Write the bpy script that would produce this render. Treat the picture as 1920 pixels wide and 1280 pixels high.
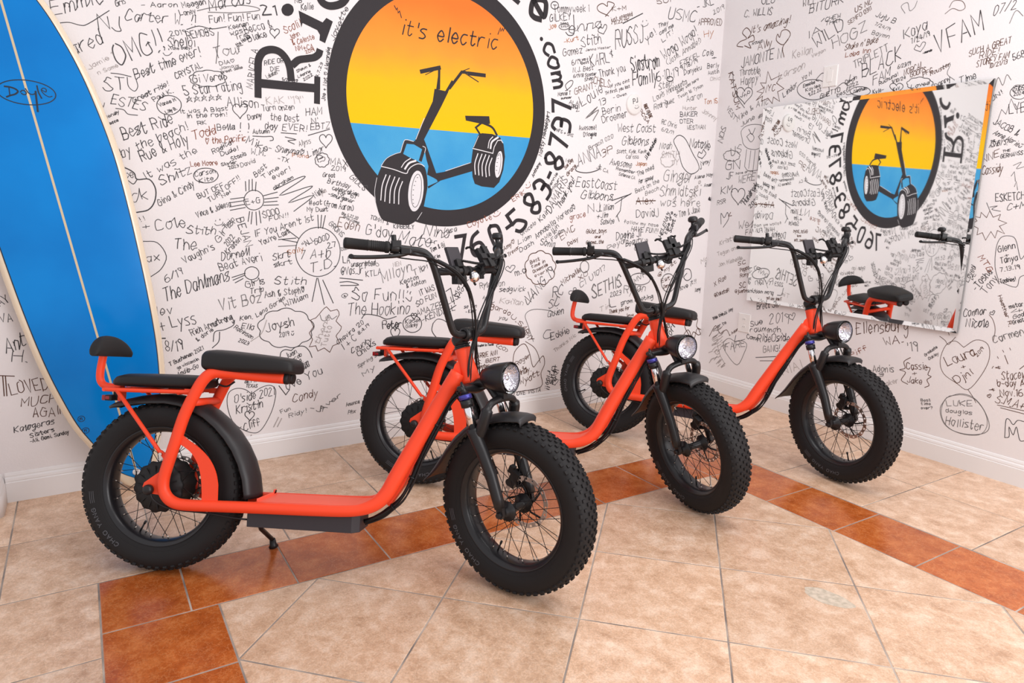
import bpy, bmesh, math, random
import numpy as np
from mathutils import Vector, Matrix, Quaternion
from mathutils.geometry import tessellate_polygon

for o in list(bpy.data.objects):
    bpy.data.objects.remove(o, do_unlink=True)
scene = bpy.context.scene
COL = scene.collection
PI = math.pi

# ------------------------------------------------------------------ camera
cam_data = bpy.data.cameras.new('camera')
cam = bpy.data.objects.new('camera', cam_data)
COL.objects.link(cam)
cam_data.sensor_width = 36.0
cam_data.lens = 36.0 * 1302.61467 / 1920.0
cam_data.clip_start = 0.05
PITCH, YAW, ROLL = 0.193907840, 0.555849542, 0.022650475
fwd = Vector((math.sin(YAW) * math.cos(PITCH), math.cos(YAW) * math.cos(PITCH), -math.sin(PITCH)))
right = Vector((math.cos(YAW), -math.sin(YAW), 0))
up = right.cross(fwd)
rr = right * math.cos(ROLL) + up * math.sin(ROLL)
uu = up * math.cos(ROLL) - right * math.sin(ROLL)
M = Matrix((rr, uu, -fwd)).transposed().to_4x4()
M.translation = Vector((-0.610773, -2.227495, 1.289391))
cam.matrix_world = M
scene.camera = cam

# ------------------------------------------------------------------ light
world = bpy.data.worlds.new('world')
scene.world = world
world.use_nodes = True
wn = world.node_tree
wn.nodes['Background'].inputs[0].default_value = (1.0, 0.98, 1.005, 1)
wn.nodes['Background'].inputs[1].default_value = 0.93

def area(name, loc, target, sx, sy, power, color=(1, 1, 1)):
    d = bpy.data.lights.new(name, 'AREA')
    d.shape = 'RECTANGLE'; d.size = sx; d.size_y = sy
    d.energy = power; d.color = color
    o = bpy.data.objects.new(name, d); COL.objects.link(o)
    o.location = loc
    o.rotation_euler = (Vector(target) - Vector(loc)).to_track_quat('-Z', 'Y').to_euler()
    return o
# daylight through the shop front behind and to the right of the camera, and the ceiling panels
area('storefront_daylight', (2.3, -4.2, 1.7), (1.7, 0.9, 0.6), 3.0, 2.2, 128, (1.0, 0.985, 0.99))
area('ceiling_panel', (1.5, -1.2, 3.0), (1.5, -1.0, 0.0), 2.4, 1.4, 45, (1.0, 0.985, 0.985))

vs = scene.view_settings
vs.view_transform = 'Standard'
vs.look = 'None'
vs.gamma = 1.0
vs.use_curve_mapping = False
vs.exposure = -0.09

# ------------------------------------------------------------------ materials
def mat(name, color, rough=0.5, metal=0.0, spec=0.5, coat=0.0, bump=None, emis=None, trans=0.0, ior=1.45):
    m = bpy.data.materials.new(name); m.use_nodes = True
    b = m.node_tree.nodes['Principled BSDF']
    b.inputs['Base Color'].default_value = (*color, 1)
    b.inputs['Roughness'].default_value = rough
    b.inputs['Metallic'].default_value = metal
    b.inputs['Specular IOR Level'].default_value = spec
    b.inputs['IOR'].default_value = ior
    if coat: b.inputs['Coat Weight'].default_value = coat; b.inputs['Coat Roughness'].default_value = 0.08
    if trans: b.inputs['Transmission Weight'].default_value = trans
    if bump:
        nt = m.node_tree
        tc = nt.nodes.new('ShaderNodeTexCoord'); n = nt.nodes.new('ShaderNodeTexNoise')
        n.inputs['Scale'].default_value = bump[0]; n.inputs['Detail'].default_value = bump[2] if len(bump) > 2 else 3
        bp = nt.nodes.new('ShaderNodeBump'); bp.inputs['Strength'].default_value = bump[1]; bp.inputs['Distance'].default_value = bump[3] if len(bump) > 3 else 0.002
        nt.links.new(tc.outputs['Object'], n.inputs['Vector'])
        nt.links.new(n.outputs['Fac'], bp.inputs['Height']); nt.links.new(bp.outputs['Normal'], b.inputs['Normal'])
    return m

def noisy(m, c1, c2, scale, detail=4, lo=0.35, hi=0.65, coord='Object', rough=None):
    nt = m.node_tree; b = nt.nodes['Principled BSDF']
    tc = nt.nodes.new('ShaderNodeTexCoord'); n = nt.nodes.new('ShaderNodeTexNoise')
    n.inputs['Scale'].default_value = scale; n.inputs['Detail'].default_value = detail
    r = nt.nodes.new('ShaderNodeValToRGB')
    r.color_ramp.elements[0].position = lo; r.color_ramp.elements[0].color = (*c1, 1)
    r.color_ramp.elements[1].position = hi; r.color_ramp.elements[1].color = (*c2, 1)
    nt.links.new(tc.outputs[coord], n.inputs['Vector']); nt.links.new(n.outputs['Fac'], r.inputs[0])
    nt.links.new(r.outputs[0], b.inputs['Base Color'])
    return m

def tile_mat(name, light, mid, dark, vein, rough):
    m = bpy.data.materials.new(name); m.use_nodes = True
    nt = m.node_tree; b = nt.nodes['Principled BSDF']; N = nt.nodes.new; L = nt.links.new
    tc = N('ShaderNodeTexCoord')
    at = N('ShaderNodeAttribute'); at.attribute_name = 'tile_tint'
    off = N('ShaderNodeVectorMath'); off.operation = 'ADD'
    sc_ = N('ShaderNodeVectorMath'); sc_.operation = 'SCALE'; sc_.inputs['Scale'].default_value = 37.0
    L(at.outputs['Vector'], sc_.inputs[0]); L(tc.outputs['Object'], off.inputs[0]); L(sc_.outputs[0], off.inputs[1])
    st = N('ShaderNodeMapping'); st.inputs['Scale'].default_value = (1.0, 0.9, 1.0)
    L(off.outputs[0], st.inputs[0])
    n1 = N('ShaderNodeTexNoise'); n1.inputs['Scale'].default_value = 13; n1.inputs['Detail'].default_value = 10; n1.inputs['Roughness'].default_value = 0.72; n1.inputs['Distortion'].default_value = 0.15
    L(st.outputs[0], n1.inputs['Vector'])
    r1 = N('ShaderNodeValToRGB'); e = r1.color_ramp.elements
    e[0].position = 0.33; e[0].color = (*dark, 1); e[1].position = 0.66; e[1].color = (*light, 1)
    k = e.new(0.5); k.color = (*mid, 1)
    L(n1.outputs['Fac'], r1.inputs[0])
    # thin branching veins
    n2 = N('ShaderNodeTexNoise'); n2.inputs['Scale'].default_value = 28; n2.inputs['Detail'].default_value = 6; n2.inputs['Roughness'].default_value = 0.65
    L(st.outputs[0], n2.inputs['Vector'])
    ab = N('ShaderNodeMath'); ab.operation = 'SUBTRACT'; ab.inputs[1].default_value = 0.5; L(n2.outputs['Fac'], ab.inputs[0])
    ab2 = N('ShaderNodeMath'); ab2.operation = 'ABSOLUTE'; L(ab.outputs[0], ab2.inputs[0])
    r2 = N('ShaderNodeValToRGB'); r2.color_ramp.elements[0].color = (1, 1, 1, 1); r2.color_ramp.elements[1].color = (0, 0, 0, 1); r2.color_ramp.elements[1].position = 0.022
    L(ab2.outputs[0], r2.inputs[0])
    mx = N('ShaderNodeMixRGB'); mx.inputs[2].default_value = (*vein, 1)
    ml = N('ShaderNodeMath'); ml.operation = 'MULTIPLY'; ml.inputs[1].default_value = 0.5; L(r2.outputs[0], ml.inputs[0])
    L(ml.outputs[0], mx.inputs[0]); L(r1.outputs[0], mx.inputs[1])
    # a small tint change from tile to tile
    n3 = N('ShaderNodeTexNoise'); n3.inputs['Scale'].default_value = 170; n3.inputs['Detail'].default_value = 5; n3.inputs['Roughness'].default_value = 0.7
    L(st.outputs[0], n3.inputs['Vector'])
    mr3 = N('ShaderNodeMapRange'); mr3.inputs[1].default_value = 0.3; mr3.inputs[2].default_value = 0.7; mr3.inputs[3].default_value = 0.80; mr3.inputs[4].default_value = 1.16; L(n3.outputs['Fac'], mr3.inputs[0])
    gr = N('ShaderNodeMixRGB'); gr.blend_type = 'MULTIPLY'; gr.inputs[0].default_value = 1.0
    L(mx.outputs[0], gr.inputs[1]); L(mr3.outputs[0], gr.inputs[2])
    hs = N('ShaderNodeHueSaturation'); L(gr.outputs[0], hs.inputs['Color'])
    mr = N('ShaderNodeMapRange'); mr.inputs[3].default_value = 0.90; mr.inputs[4].default_value = 1.08
    L(at.outputs['Fac'], mr.inputs[0]); L(mr.outputs[0], hs.inputs['Value'])
    L(hs.outputs[0], b.inputs['Base Color'])
    b.inputs['Roughness'].default_value = rough
    b.inputs['Specular IOR Level'].default_value = 0.5
    bp = N('ShaderNodeBump'); bp.inputs['Strength'].default_value = 0.12; bp.inputs['Distance'].default_value = 0.003
    L(n1.outputs['Fac'], bp.inputs['Height']); L(bp.outputs[0], b.inputs['Normal'])
    return m

WALL = mat('wall_paint', (0.80, 0.765, 0.768), 0.75, bump=(170, 0.35, 3, 0.0015))
TRIM = mat('trim_paint', (0.80, 0.775, 0.77), 0.45)
PLATE = mat('plate_plastic', (0.80, 0.77, 0.75), 0.4)
TILE = tile_mat('beige_tile', (0.78, 0.575, 0.435), (0.63, 0.405, 0.268), (0.47, 0.275, 0.165), (0.80, 0.59, 0.44), 0.30)
ORANGE_TILE = tile_mat('terracotta_tile', (0.56, 0.17, 0.045), (0.44, 0.105, 0.020), (0.33, 0.068, 0.012), (0.62, 0.25, 0.09), 0.22)
GROUT = noisy(mat('grout', (0.25, 0.2, 0.17), 0.9), (0.17, 0.14, 0.125), (0.46, 0.38, 0.32), 6)
STAIN = noisy(mat('adhesive_residue', (0.5, 0.42, 0.34), 0.6), (0.42, 0.35, 0.27), (0.58, 0.48, 0.38), 60)
INK = {'k': mat('black_marker', (0.045, 0.041, 0.045), 0.6), 'g': mat('grey_marker', (0.16, 0.15, 0.15), 0.6),
       'l': mat('faded_marker', (0.42, 0.38, 0.37), 0.6), 'b': mat('brown_marker', (0.10, 0.042, 0.025), 0.6),
       'r': mat('rust_marker', (0.23, 0.055, 0.02), 0.6), 'o': mat('orange_marker', (0.42, 0.15, 0.05), 0.6)}
MBLACK = mat('mural_black', (0.032, 0.027, 0.030), 0.6, spec=0.25, bump=(170, 0.3, 3, 0.0015))
MWHITE = mat('mural_white', (0.74, 0.72, 0.74), 0.6)
MSEA = noisy(mat('mural_sea', (0.06, 0.40, 0.80), 0.6, spec=0.15, bump=(170, 0.35, 3, 0.0015)), (0.045, 0.31, 0.62), (0.085, 0.39, 0.66), 3)
MSKY = mat('mural_sky', (1, 0.6, 0.05), 0.6, spec=0.15, bump=(170, 0.35, 3, 0.0015))
def sky_gradient(m):
    nt = m.node_tree; b = nt.nodes['Principled BSDF']; N = nt.nodes.new; L = nt.links.new
    tc = N('ShaderNodeTexCoord'); sp = N('ShaderNodeSeparateXYZ'); L(tc.outputs['Object'], sp.inputs[0])
    n = N('ShaderNodeTexNoise'); n.inputs['Scale'].default_value = 5; L(tc.outputs['Object'], n.inputs['Vector'])
    ad = N('ShaderNodeMath'); ad.operation = 'MULTIPLY_ADD'; ad.inputs[1].default_value = 0.10; L(n.outputs['Fac'], ad.inputs[0]); L(sp.outputs['Z'], ad.inputs[2])
    mr = N('ShaderNodeMapRange'); mr.inputs[1].default_value = 1.70; mr.inputs[2].default_value = 2.36; L(ad.outputs[0], mr.inputs[0])
    r = N('ShaderNodeValToRGB'); e = r.color_ramp.elements
    e[0].position = 0.0; e[0].color = (0.88, 0.53, 0.001, 1); e[1].position = 1.0; e[1].color = (0.86, 0.19, 0.03, 1)
    k = e.new(0.38); k.color = (0.88, 0.49, 0.012, 1); k = e.new(0.62); k.color = (0.88, 0.32, 0.04, 1)
    L(mr.outputs[0], r.inputs[0]); L(r.outputs[0], b.inputs['Base Color'])
sky_gradient(MSKY)

ORANGE = mat('orange_paint', (0.86, 0.062, 0.018), 0.42, spec=0.4)
DECKP = mat('orange_deck_paint', (0.92, 0.125, 0.070), 0.55, spec=0.4, bump=(900, 0.25, 2, 0.0006))
RUBBER = mat('tire_rubber', (0.0135, 0.012, 0.0125), 0.62, spec=0.28)
TIRETEXT = mat('tire_lettering', (0.085, 0.085, 0.095), 0.6)
BLACKGLOSS = mat('rim_black', (0.012, 0.011, 0.013), 0.28)
BLACKSATIN = mat('satin_black', (0.014, 0.0125, 0.0135), 0.36, spec=0.4)
BLACKMATTE = mat('matte_black_plastic', (0.014, 0.013, 0.0135), 0.55, spec=0.35)
VINYL = mat('black_vinyl', (0.0145, 0.013, 0.0135), 0.50, spec=0.32, bump=(700, 0.25, 2, 0.0005))
FOAM = mat('black_foam', (0.017, 0.0155, 0.016), 0.7, spec=0.3, bump=(500, 0.2, 2, 0.0006))
GREYBOX = mat('battery_shell', (0.036, 0.031, 0.036), 0.5, spec=0.4, bump=(900, 0.2, 2, 0.0004))
FENDERP = mat('fender_plastic', (0.020, 0.018, 0.019), 0.42, spec=0.45)
CHROME = mat('chrome', (0.85, 0.84, 0.86), 0.12, metal=1.0)
STEEL = mat('disc_steel', (0.50, 0.44, 0.41), 0.38, metal=1.0)
ZINC = mat('zinc_bolt', (0.65, 0.6, 0.55), 0.35, metal=1.0)
BLUE = mat('blue_anodised', (0.06, 0.055, 0.30), 0.3, metal=0.5)
REDLENS = mat('red_lens', (0.30, 0.008, 0.012), 0.2, spec=0.6)
GLASS = mat('clear_lens', (1, 1, 1), 0.02, trans=1.0, ior=1.35)
REFL = mat('lamp_reflector', (0.66, 0.64, 0.70), 0.22, metal=1.0, bump=(130, 0.6, 1, 0.006))
CABLE = mat('cable_black', (0.010, 0.009, 0.010), 0.42, spec=0.4)
BELL = mat('bell_chrome', (0.90, 0.88, 0.88), 0.10, metal=1.0)
BOARD_BLUE = mat('board_blue', (0.004, 0.175, 0.60), 0.16, spec=0.22)
noisy(BOARD_BLUE, (0.002, 0.18, 0.56), (0.003, 0.22, 0.64), 2.5)
BOARD_CREAM = mat('board_cream', (0.80, 0.67, 0.50), 0.2, spec=0.45, coat=0.8)
BOARD_LINE = mat('board_pinline', (0.01, 0.02, 0.04), 0.35)
STRINGER = mat('board_stringer', (0.62, 0.50, 0.32), 0.4)
WHITEP = mat('white_plastic', (0.82, 0.80, 0.80), 0.35)
MIRROR = mat('mirror_silver', (0.86, 0.875, 0.865), 0.02, metal=1.0)
MIRROR_BACK = mat('mirror_edge', (0.22, 0.22, 0.22), 0.4)

# ------------------------------------------------------------------ mesh helpers
class MB:
    def __init__(s): s.v = []; s.f = []; s.m = []; s.sm = []
    def vert(s, p): s.v.append(tuple(p)); return len(s.v) - 1
    def face(s, idx, m=0, smooth=False): s.f.append(tuple(idx)); s.m.append(m); s.sm.append(smooth)
    def grid(s, rings, closed_u=True, closed_v=False, m=0, smooth=True, flip=False):
        base = [[s.vert(p) for p in r] for r in rings]
        nu = len(base[0]); nr = len(base)
        for i in range(nr if closed_v else nr - 1):
            a = base[i]; b = base[(i + 1) % nr]
            for j in range(nu if closed_u else nu - 1):
                k = (j + 1) % nu
                q = (a[j], a[k], b[k], b[j])
                s.face(q[::-1] if flip else q, m, smooth)
        return base
    def cap(s, ring, m=0, flip=False): s.face(ring[::-1] if flip else ring, m, False)
    def tube(s, pts, r, seg=12, m=0, caps=True, sx=1.0, up=None):
        pts = [Vector(p) for p in pts]; n = len(pts)
        rad = r if isinstance(r, (list, tuple)) else [r] * n
        T = []
        for i in range(n):
            a = pts[max(i - 1, 0)]; b = pts[min(i + 1, n - 1)]
            T.append((b - a).normalized())
        nrm = Vector(up) if up else (Vector((0, 1, 0)) if abs(T[0].y) < 0.8 else Vector((0, 0, 1)))
        nrm = (nrm - T[0] * nrm.dot(T[0])).normalized()
        rings = []
        for i in range(n):
            if i: nrm = T[i - 1].rotation_difference(T[i]) @ nrm
            nrm = (nrm - T[i] * nrm.dot(T[i])).normalized()
            bn = T[i].cross(nrm)
            rings.append([pts[i] + (nrm * math.cos(2 * PI * k / seg) * sx + bn * math.sin(2 * PI * k / seg)) * rad[i] for k in range(seg)])
        base = s.grid(rings, m=m)
        if caps: s.cap(base[0], m, True); s.cap(base[-1], m)
    def lathe(s, prof, axis='Y', seg=24, c=(0, 0, 0), m=0, closed=False, smooth=True, frame=None):
        rings = []
        for r, a in prof:
            ring = []
            for k in range(seg):
                t = 2 * PI * k / seg
                if axis == 'Y': p = Vector((r * math.cos(t), a, r * math.sin(t)))
                elif axis == 'X': p = Vector((a, r * math.cos(t), r * math.sin(t)))
                else: p = Vector((r * math.cos(t), r * math.sin(t), a))
                if frame: p = frame @ p
                ring.append(p + Vector(c))
            rings.append(ring)
        return s.grid(rings, closed_v=closed, m=m, smooth=smooth)
    def box(s, c, size, m=0, frame=None):
        c = Vector(c); x, y, z = [q / 2 for q in size]
        P = [Vector(p) for p in ((-x, -y, -z), (x, -y, -z), (x, y, -z), (-x, y, -z), (-x, -y, z), (x, -y, z), (x, y, z), (-x, y, z))]
        if frame: P = [frame @ p for p in P]
        i = [s.vert(p + c) for p in P]
        for f in ((0, 3, 2, 1), (4, 5, 6, 7), (0, 1, 5, 4), (1, 2, 6, 5), (2, 3, 7, 6), (3, 0, 4, 7)):
            s.face([i[k] for k in f], m)
    def prism(s, poly, y0, y1, m=0):  # polygon in x,z extruded along y
        a = [s.vert((p[0], y0, p[1])) for p in poly]; b = [s.vert((p[0], y1, p[1])) for p in poly]
        n = len(poly)
        tri = tessellate_polygon([[Vector((p[0], p[1], 0)) for p in poly]])
        for t in tri: s.face([a[k] for k in t], m); s.face([b[k] for k in reversed(t)], m)
        for k in range(n): s.face((a[k], b[k], b[(k + 1) % n], a[(k + 1) % n]), m)
    def build(s, name, mats, parent=None, recalc=True, bevel=0.0, parentless=False):
        me = bpy.data.meshes.new(name)
        me.from_pydata(s.v, [], s.f)
        for mm in (mats if isinstance(mats, (list, tuple)) else [mats]): me.materials.append(mm)
        me.polygons.foreach_set('material_index', s.m)
        me.polygons.foreach_set('use_smooth', s.sm)
        if recalc or bevel:
            bm = bmesh.new(); bm.from_mesh(me)
            if bevel:
                bmesh.ops.remove_doubles(bm, verts=bm.verts, dist=1e-6)
                bmesh.ops.bevel(bm, geom=[e for e in bm.edges if e.is_manifold and e.calc_face_angle(0) > 0.6], offset=bevel, segments=2, affect='EDGES', profile=0.6)
            if recalc: bmesh.ops.recalc_face_normals(bm, faces=bm.faces)
            bm.to_mesh(me); bm.free()
        me.update()
        o = bpy.data.objects.new(name, me); COL.objects.link(o)
        if parent: o.parent = parent
        return o

def crom(P, n=6, closed=False):
    P = [Vector(p) for p in P]; out = []; N = len(P)
    if N < 3 and not closed: return P
    rng = range(N) if closed else range(N - 1)
    for i in rng:
        p1, p2 = P[i], P[(i + 1) % N]
        p0 = P[(i - 1) % N] if closed or i > 0 else p1 * 2 - p2
        p3 = P[(i + 2) % N] if closed or i + 2 < N else p2 * 2 - p1
        for k in range(n):
            t = k / n
            out.append(0.5 * ((2 * p1) + (p2 - p0) * t + (2 * p0 - 5 * p1 + 4 * p2 - p3) * t * t + (3 * p1 - p0 - 3 * p2 + p3) * t ** 3))
    if not closed: out.append(P[-1])
    return out

def tag(o, label=None, cat=None, group=None, kind=None):
    if label: o['label'] = label
    if cat: o['category'] = cat
    if group: o['group'] = group
    if kind: o['kind'] = kind
    return o
def structure(o, label=None):
    o['kind'] = 'structure'
    if label: o['label'] = label
    return o

# ------------------------------------------------------------------ wall frames
def unit(v): return Vector(v).normalized()
TB = 0.0176
class Frame:
    def __init__(s, O, U, N): s.O = Vector(O); s.U = unit(U); s.N = unit(N)
    def p(s, u, z, off=0.0): return s.O + s.U * u + Vector((0, 0, z)) + s.N * off
BACK = Frame((0, 1.266, 0), (math.cos(TB), math.sin(TB), 0), (math.sin(TB), -math.cos(TB), 0))
cy_ = (1.266 + math.tan(TB) * 3.203) / (1 - math.tan(TB) * 0.02)
CORNER = Vector((3.203 + 0.02 * cy_, cy_, 0))
RIGHT = Frame(CORNER, (-0.02, -1, 0), (-1, 0.02, 0))
CU = (CORNER - BACK.O).dot(BACK.U)
HWALL = 2.75

def slab(name, fr, u0, u1, z0, z1, t, m, parent=None):
    b = MB()
    P = [fr.p(u, z, o) for o in (-t, 0) for (u, z) in ((u0, z0), (u1, z0), (u1, z1), (u0, z1))]
    i = [b.vert(p) for p in P]
    for f in ((0, 1, 2, 3), (4, 7, 6, 5), (0, 4, 5, 1), (1, 5, 6, 2), (2, 6, 7, 3), (3, 7, 4, 0)): b.face([i[k] for k in f])
    return b.build(name, m, parent)

# ------------------------------------------------------------------ floor
def clip(poly, f):
    out = []
    for i in range(len(poly)):
        a, b = poly[i], poly[(i + 1) % len(poly)]; fa, fb = f(a), f(b)
        if fa >= 0: out.append(a)
        if (fa >= 0) != (fb >= 0):
            t = fa / (fa - fb); out.append((a[0] + (b[0] - a[0]) * t, a[1] + (b[1] - a[1]) * t))
    return out
def cliprect(poly, x0, x1, y0, y1):
    for f in (lambda p: p[0] - x0, lambda p: x1 - p[0], lambda p: p[1] - y0, lambda p: y1 - p[1]):
        poly = clip(poly, f)
        if len(poly) < 3: return []
    return poly
def area2(p): return 0.5 * sum(p[i][0] * p[(i + 1) % len(p)][1] - p[(i + 1) % len(p)][0] * p[i][1] for i in range(len(p)))
def inset(poly, d):
    if area2(poly) < 0: poly = poly[::-1]
    n = len(poly); out = poly
    for i in range(n):
        a, b = poly[i], poly[(i + 1) % n]
        L = math.hypot(b[0] - a[0], b[1] - a[1])
        if L < 1e-6: continue
        nx, ny = -(b[1] - a[1]) / L, (b[0] - a[0]) / L
        out = clip(out, lambda p: (p[0] - a[0]) * nx + (p[1] - a[1]) * ny - d)
        if len(out) < 3: return []
    return out
D = 0.6465; S = D / math.sqrt(2)
XL, XR, BW = -D / 2, 3 * D, 0.330
tiles = []
YMIN, YMAX, XMIN, XMAX = -3.4, 1.42, -2.2, 3.36
for a in range(-14, 16):
    for b in range(-14, 16):
        c = [((bb - aa) * D / 2, -(aa + bb) * D / 2) for aa, bb in ((a, b), (a + 1, b), (a + 1, b + 1), (a, b + 1))]
        p = cliprect(c, XL, XR, YMIN, 0)
        if len(p) >= 3 and abs(area2(p)) > 2e-4: tiles.append((p, 0))
xs = [XL - BW - 0.0 + 0.0] + [-0.404 + 0.3365 * k for k in range(0, 8)]
xs = [x for x in xs if x < XR + 0.02] + [XR + BW]
for x0, x1 in zip(xs[:-1], xs[1:]): tiles.append(([(x0, 0), (x1, 0), (x1, BW), (x0, BW)], 1))
k = 0
while -0.334 * k > YMIN:
    y1, y0 = -0.334 * k, -0.334 * (k + 1)
    tiles.append(([(XL - BW, y0), (XL, y0), (XL, y1), (XL - BW, y1)], 1))
    tiles.append(([(XR, y0), (XR + BW, y0), (XR + BW, y1), (XR, y1)], 1)); k += 1
for i in range(-6, 9):
    for j in range(-9, 4):
        x0 = -0.014 + 0.4575 * i; y0 = 0.331 + 0.4575 * j
        c = [(x0, y0), (x0 + 0.4575, y0), (x0 + 0.4575, y0 + 0.4575), (x0, y0 + 0.4575)]
        for rect in ((XMIN, XL - BW, YMIN, BW), (XR + BW, XMAX, YMIN, BW), (XMIN, XMAX, BW, YMAX)):
            p = cliprect(c, *rect)
            if len(p) >= 3 and abs(area2(p)) > 2e-4: tiles.append((p, 0))
fl = MB(); tint = []
rnd = random.Random(4)
g = [fl.vert(p) for p in ((XMIN, YMIN, -0.0012), (XMAX, YMIN, -0.0012), (XMAX, YMAX, -0.0012), (XMIN, YMAX, -0.0012))]
fl.face(g, 2); tint.append(0.5)
g2 = [fl.vert((x, y, -0.05)) for x, y in ((XMIN, YMIN), (XMAX, YMIN), (XMAX, YMAX), (XMIN, YMAX))]
fl.face(g2[::-1], 2); tint.append(0.5)
for a in range(4):
    b = (a + 1) % 4; fl.face((g[a], g2[a], g2[b], g[b]), 2); tint.append(.5)
for poly, mi in tiles:
    o_ = inset(poly, 0.0026); q = inset(poly, 0.0044)
    if len(q) < 3 or len(o_) != len(q): 
        if len(o_) < 3: continue
        q = o_
    t = rnd.random()
    iq = [fl.vert((*p, 0.0)) for p in q]; fl.face(iq, mi); tint.append(t)
    if q is not o_:
        io = [fl.vert((*p, -0.0013)) for p in o_]
        for a in range(len(q)):
            b = (a + 1) % len(q); fl.face((io[a], io[b], iq[b], iq[a]), mi); tint.append(t)
floor = fl.build('floor', [TILE, ORANGE_TILE, GROUT], recalc=False)
att = floor.data.attributes.new('tile_tint', 'FLOAT', 'FACE'); att.data.foreach_set('value', tint)
structure(floor, 'beige tile floor with a terracotta tile border, diagonal inside it')

# oval mark of old adhesive on the floor
sb = MB()
cx, cy = 1.463, -0.97; ang = math.atan2(-0.16, 0.042)
ring = []
for k in range(40):
    t = 2 * PI * k / 40
    r = 1 + 0.05 * math.sin(3 * t + 1) + 0.03 * math.sin(7 * t)
    x, y = 0.083 * r * math.cos(t), 0.045 * r * math.sin(t) * (1 if abs(math.cos(t)) < .7 else .95)
    ring.append((cx + x * math.cos(ang) - y * math.sin(ang), cy + x * math.sin(ang) + y * math.cos(ang)))
a0 = [sb.vert((*p, 0.0002)) for p in ring]; a1 = [sb.vert((cx + (p[0] - cx) * .93, cy + (p[1] - cy) * .9, 0.0009)) for p in ring]
for k in range(40): sb.face((a0[k], a0[(k + 1) % 40], a1[(k + 1) % 40], a1[k]), 0, True)
sb.face(a1)
stain = sb.build('floor_stain', [STAIN], floor)
stain['label'] = 'small grey oval of dried adhesive on a beige tile'

# ------------------------------------------------------------------ walls and baseboards
wall_back = structure(slab('wall_back', BACK, -1.03, CU + 0.1, -0.02, HWALL, 0.12, WALL), 'white back wall covered in marker signatures with a round mural')
wall_right = structure(slab('wall_right', RIGHT, -0.1, 4.4, -0.02, HWALL, 0.12, WALL), 'white right wall covered in marker signatures')
# left return: a pier with a rounded corner, coming forward from the back wall
PX, PY = -0.978, 1.068
def pier_path(grow):
    r = 0.035 + grow; cx, cy = PX - 0.035, PY + 0.035
    pts = [(PX + grow, 1.25)]
    for k in range(9):
        t = -PI / 2 * k / 8
        pts.append((cx + r * math.cos(t), cy + r * math.sin(t)))
    pts.append((-2.1, PY - grow))
    return pts
pb = MB()
pp = pier_path(0) + [(-2.1, 1.25)]
pa = [pb.vert((*p, -0.02)) for p in pp]; pc = [pb.vert((*p, HWALL)) for p in pp]
for k in range(len(pp)): pb.face((pa[k], pa[(k + 1) % len(pp)], pc[(k + 1) % len(pp)], pc[k]), 0, 0 < k < 9)
pb.cap(pa, 0, True); pb.cap(pc)
structure(pb.build('wall_left', WALL), 'white wall end with a rounded corner at the left edge')
PROF = [(0.0, 0.0), (0.014, 0.0), (0.014, 0.086), (0.0115, 0.090), (0.0125, 0.094), (0.0105, 0.104), (0.006, 0.111), (0.0065, 0.115), (0.003, 0.126), (0.0, 0.128)]
def baseboard(name, fr, u0, u1):
    b = MB()
    r = [[fr.p(u, z, o) for o, z in PROF] for u in (u0, u1)]
    base = b.grid(r, closed_u=True, smooth=False); b.cap(base[0]); b.cap(base[1], 0, True)
    return structure(b.build(name, TRIM))
baseboard('baseboard_back', BACK, -0.964, CU - 0.002)
baseboard('baseboard_right', RIGHT, 0.002, 4.4)
lb = MB()
rings = [[(*pt, z) for pt in pier_path(o)] for o, z in PROF]
lb.grid(rings, closed_u=False, smooth=True)
structure(lb.build('baseboard_left', TRIM))

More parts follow.
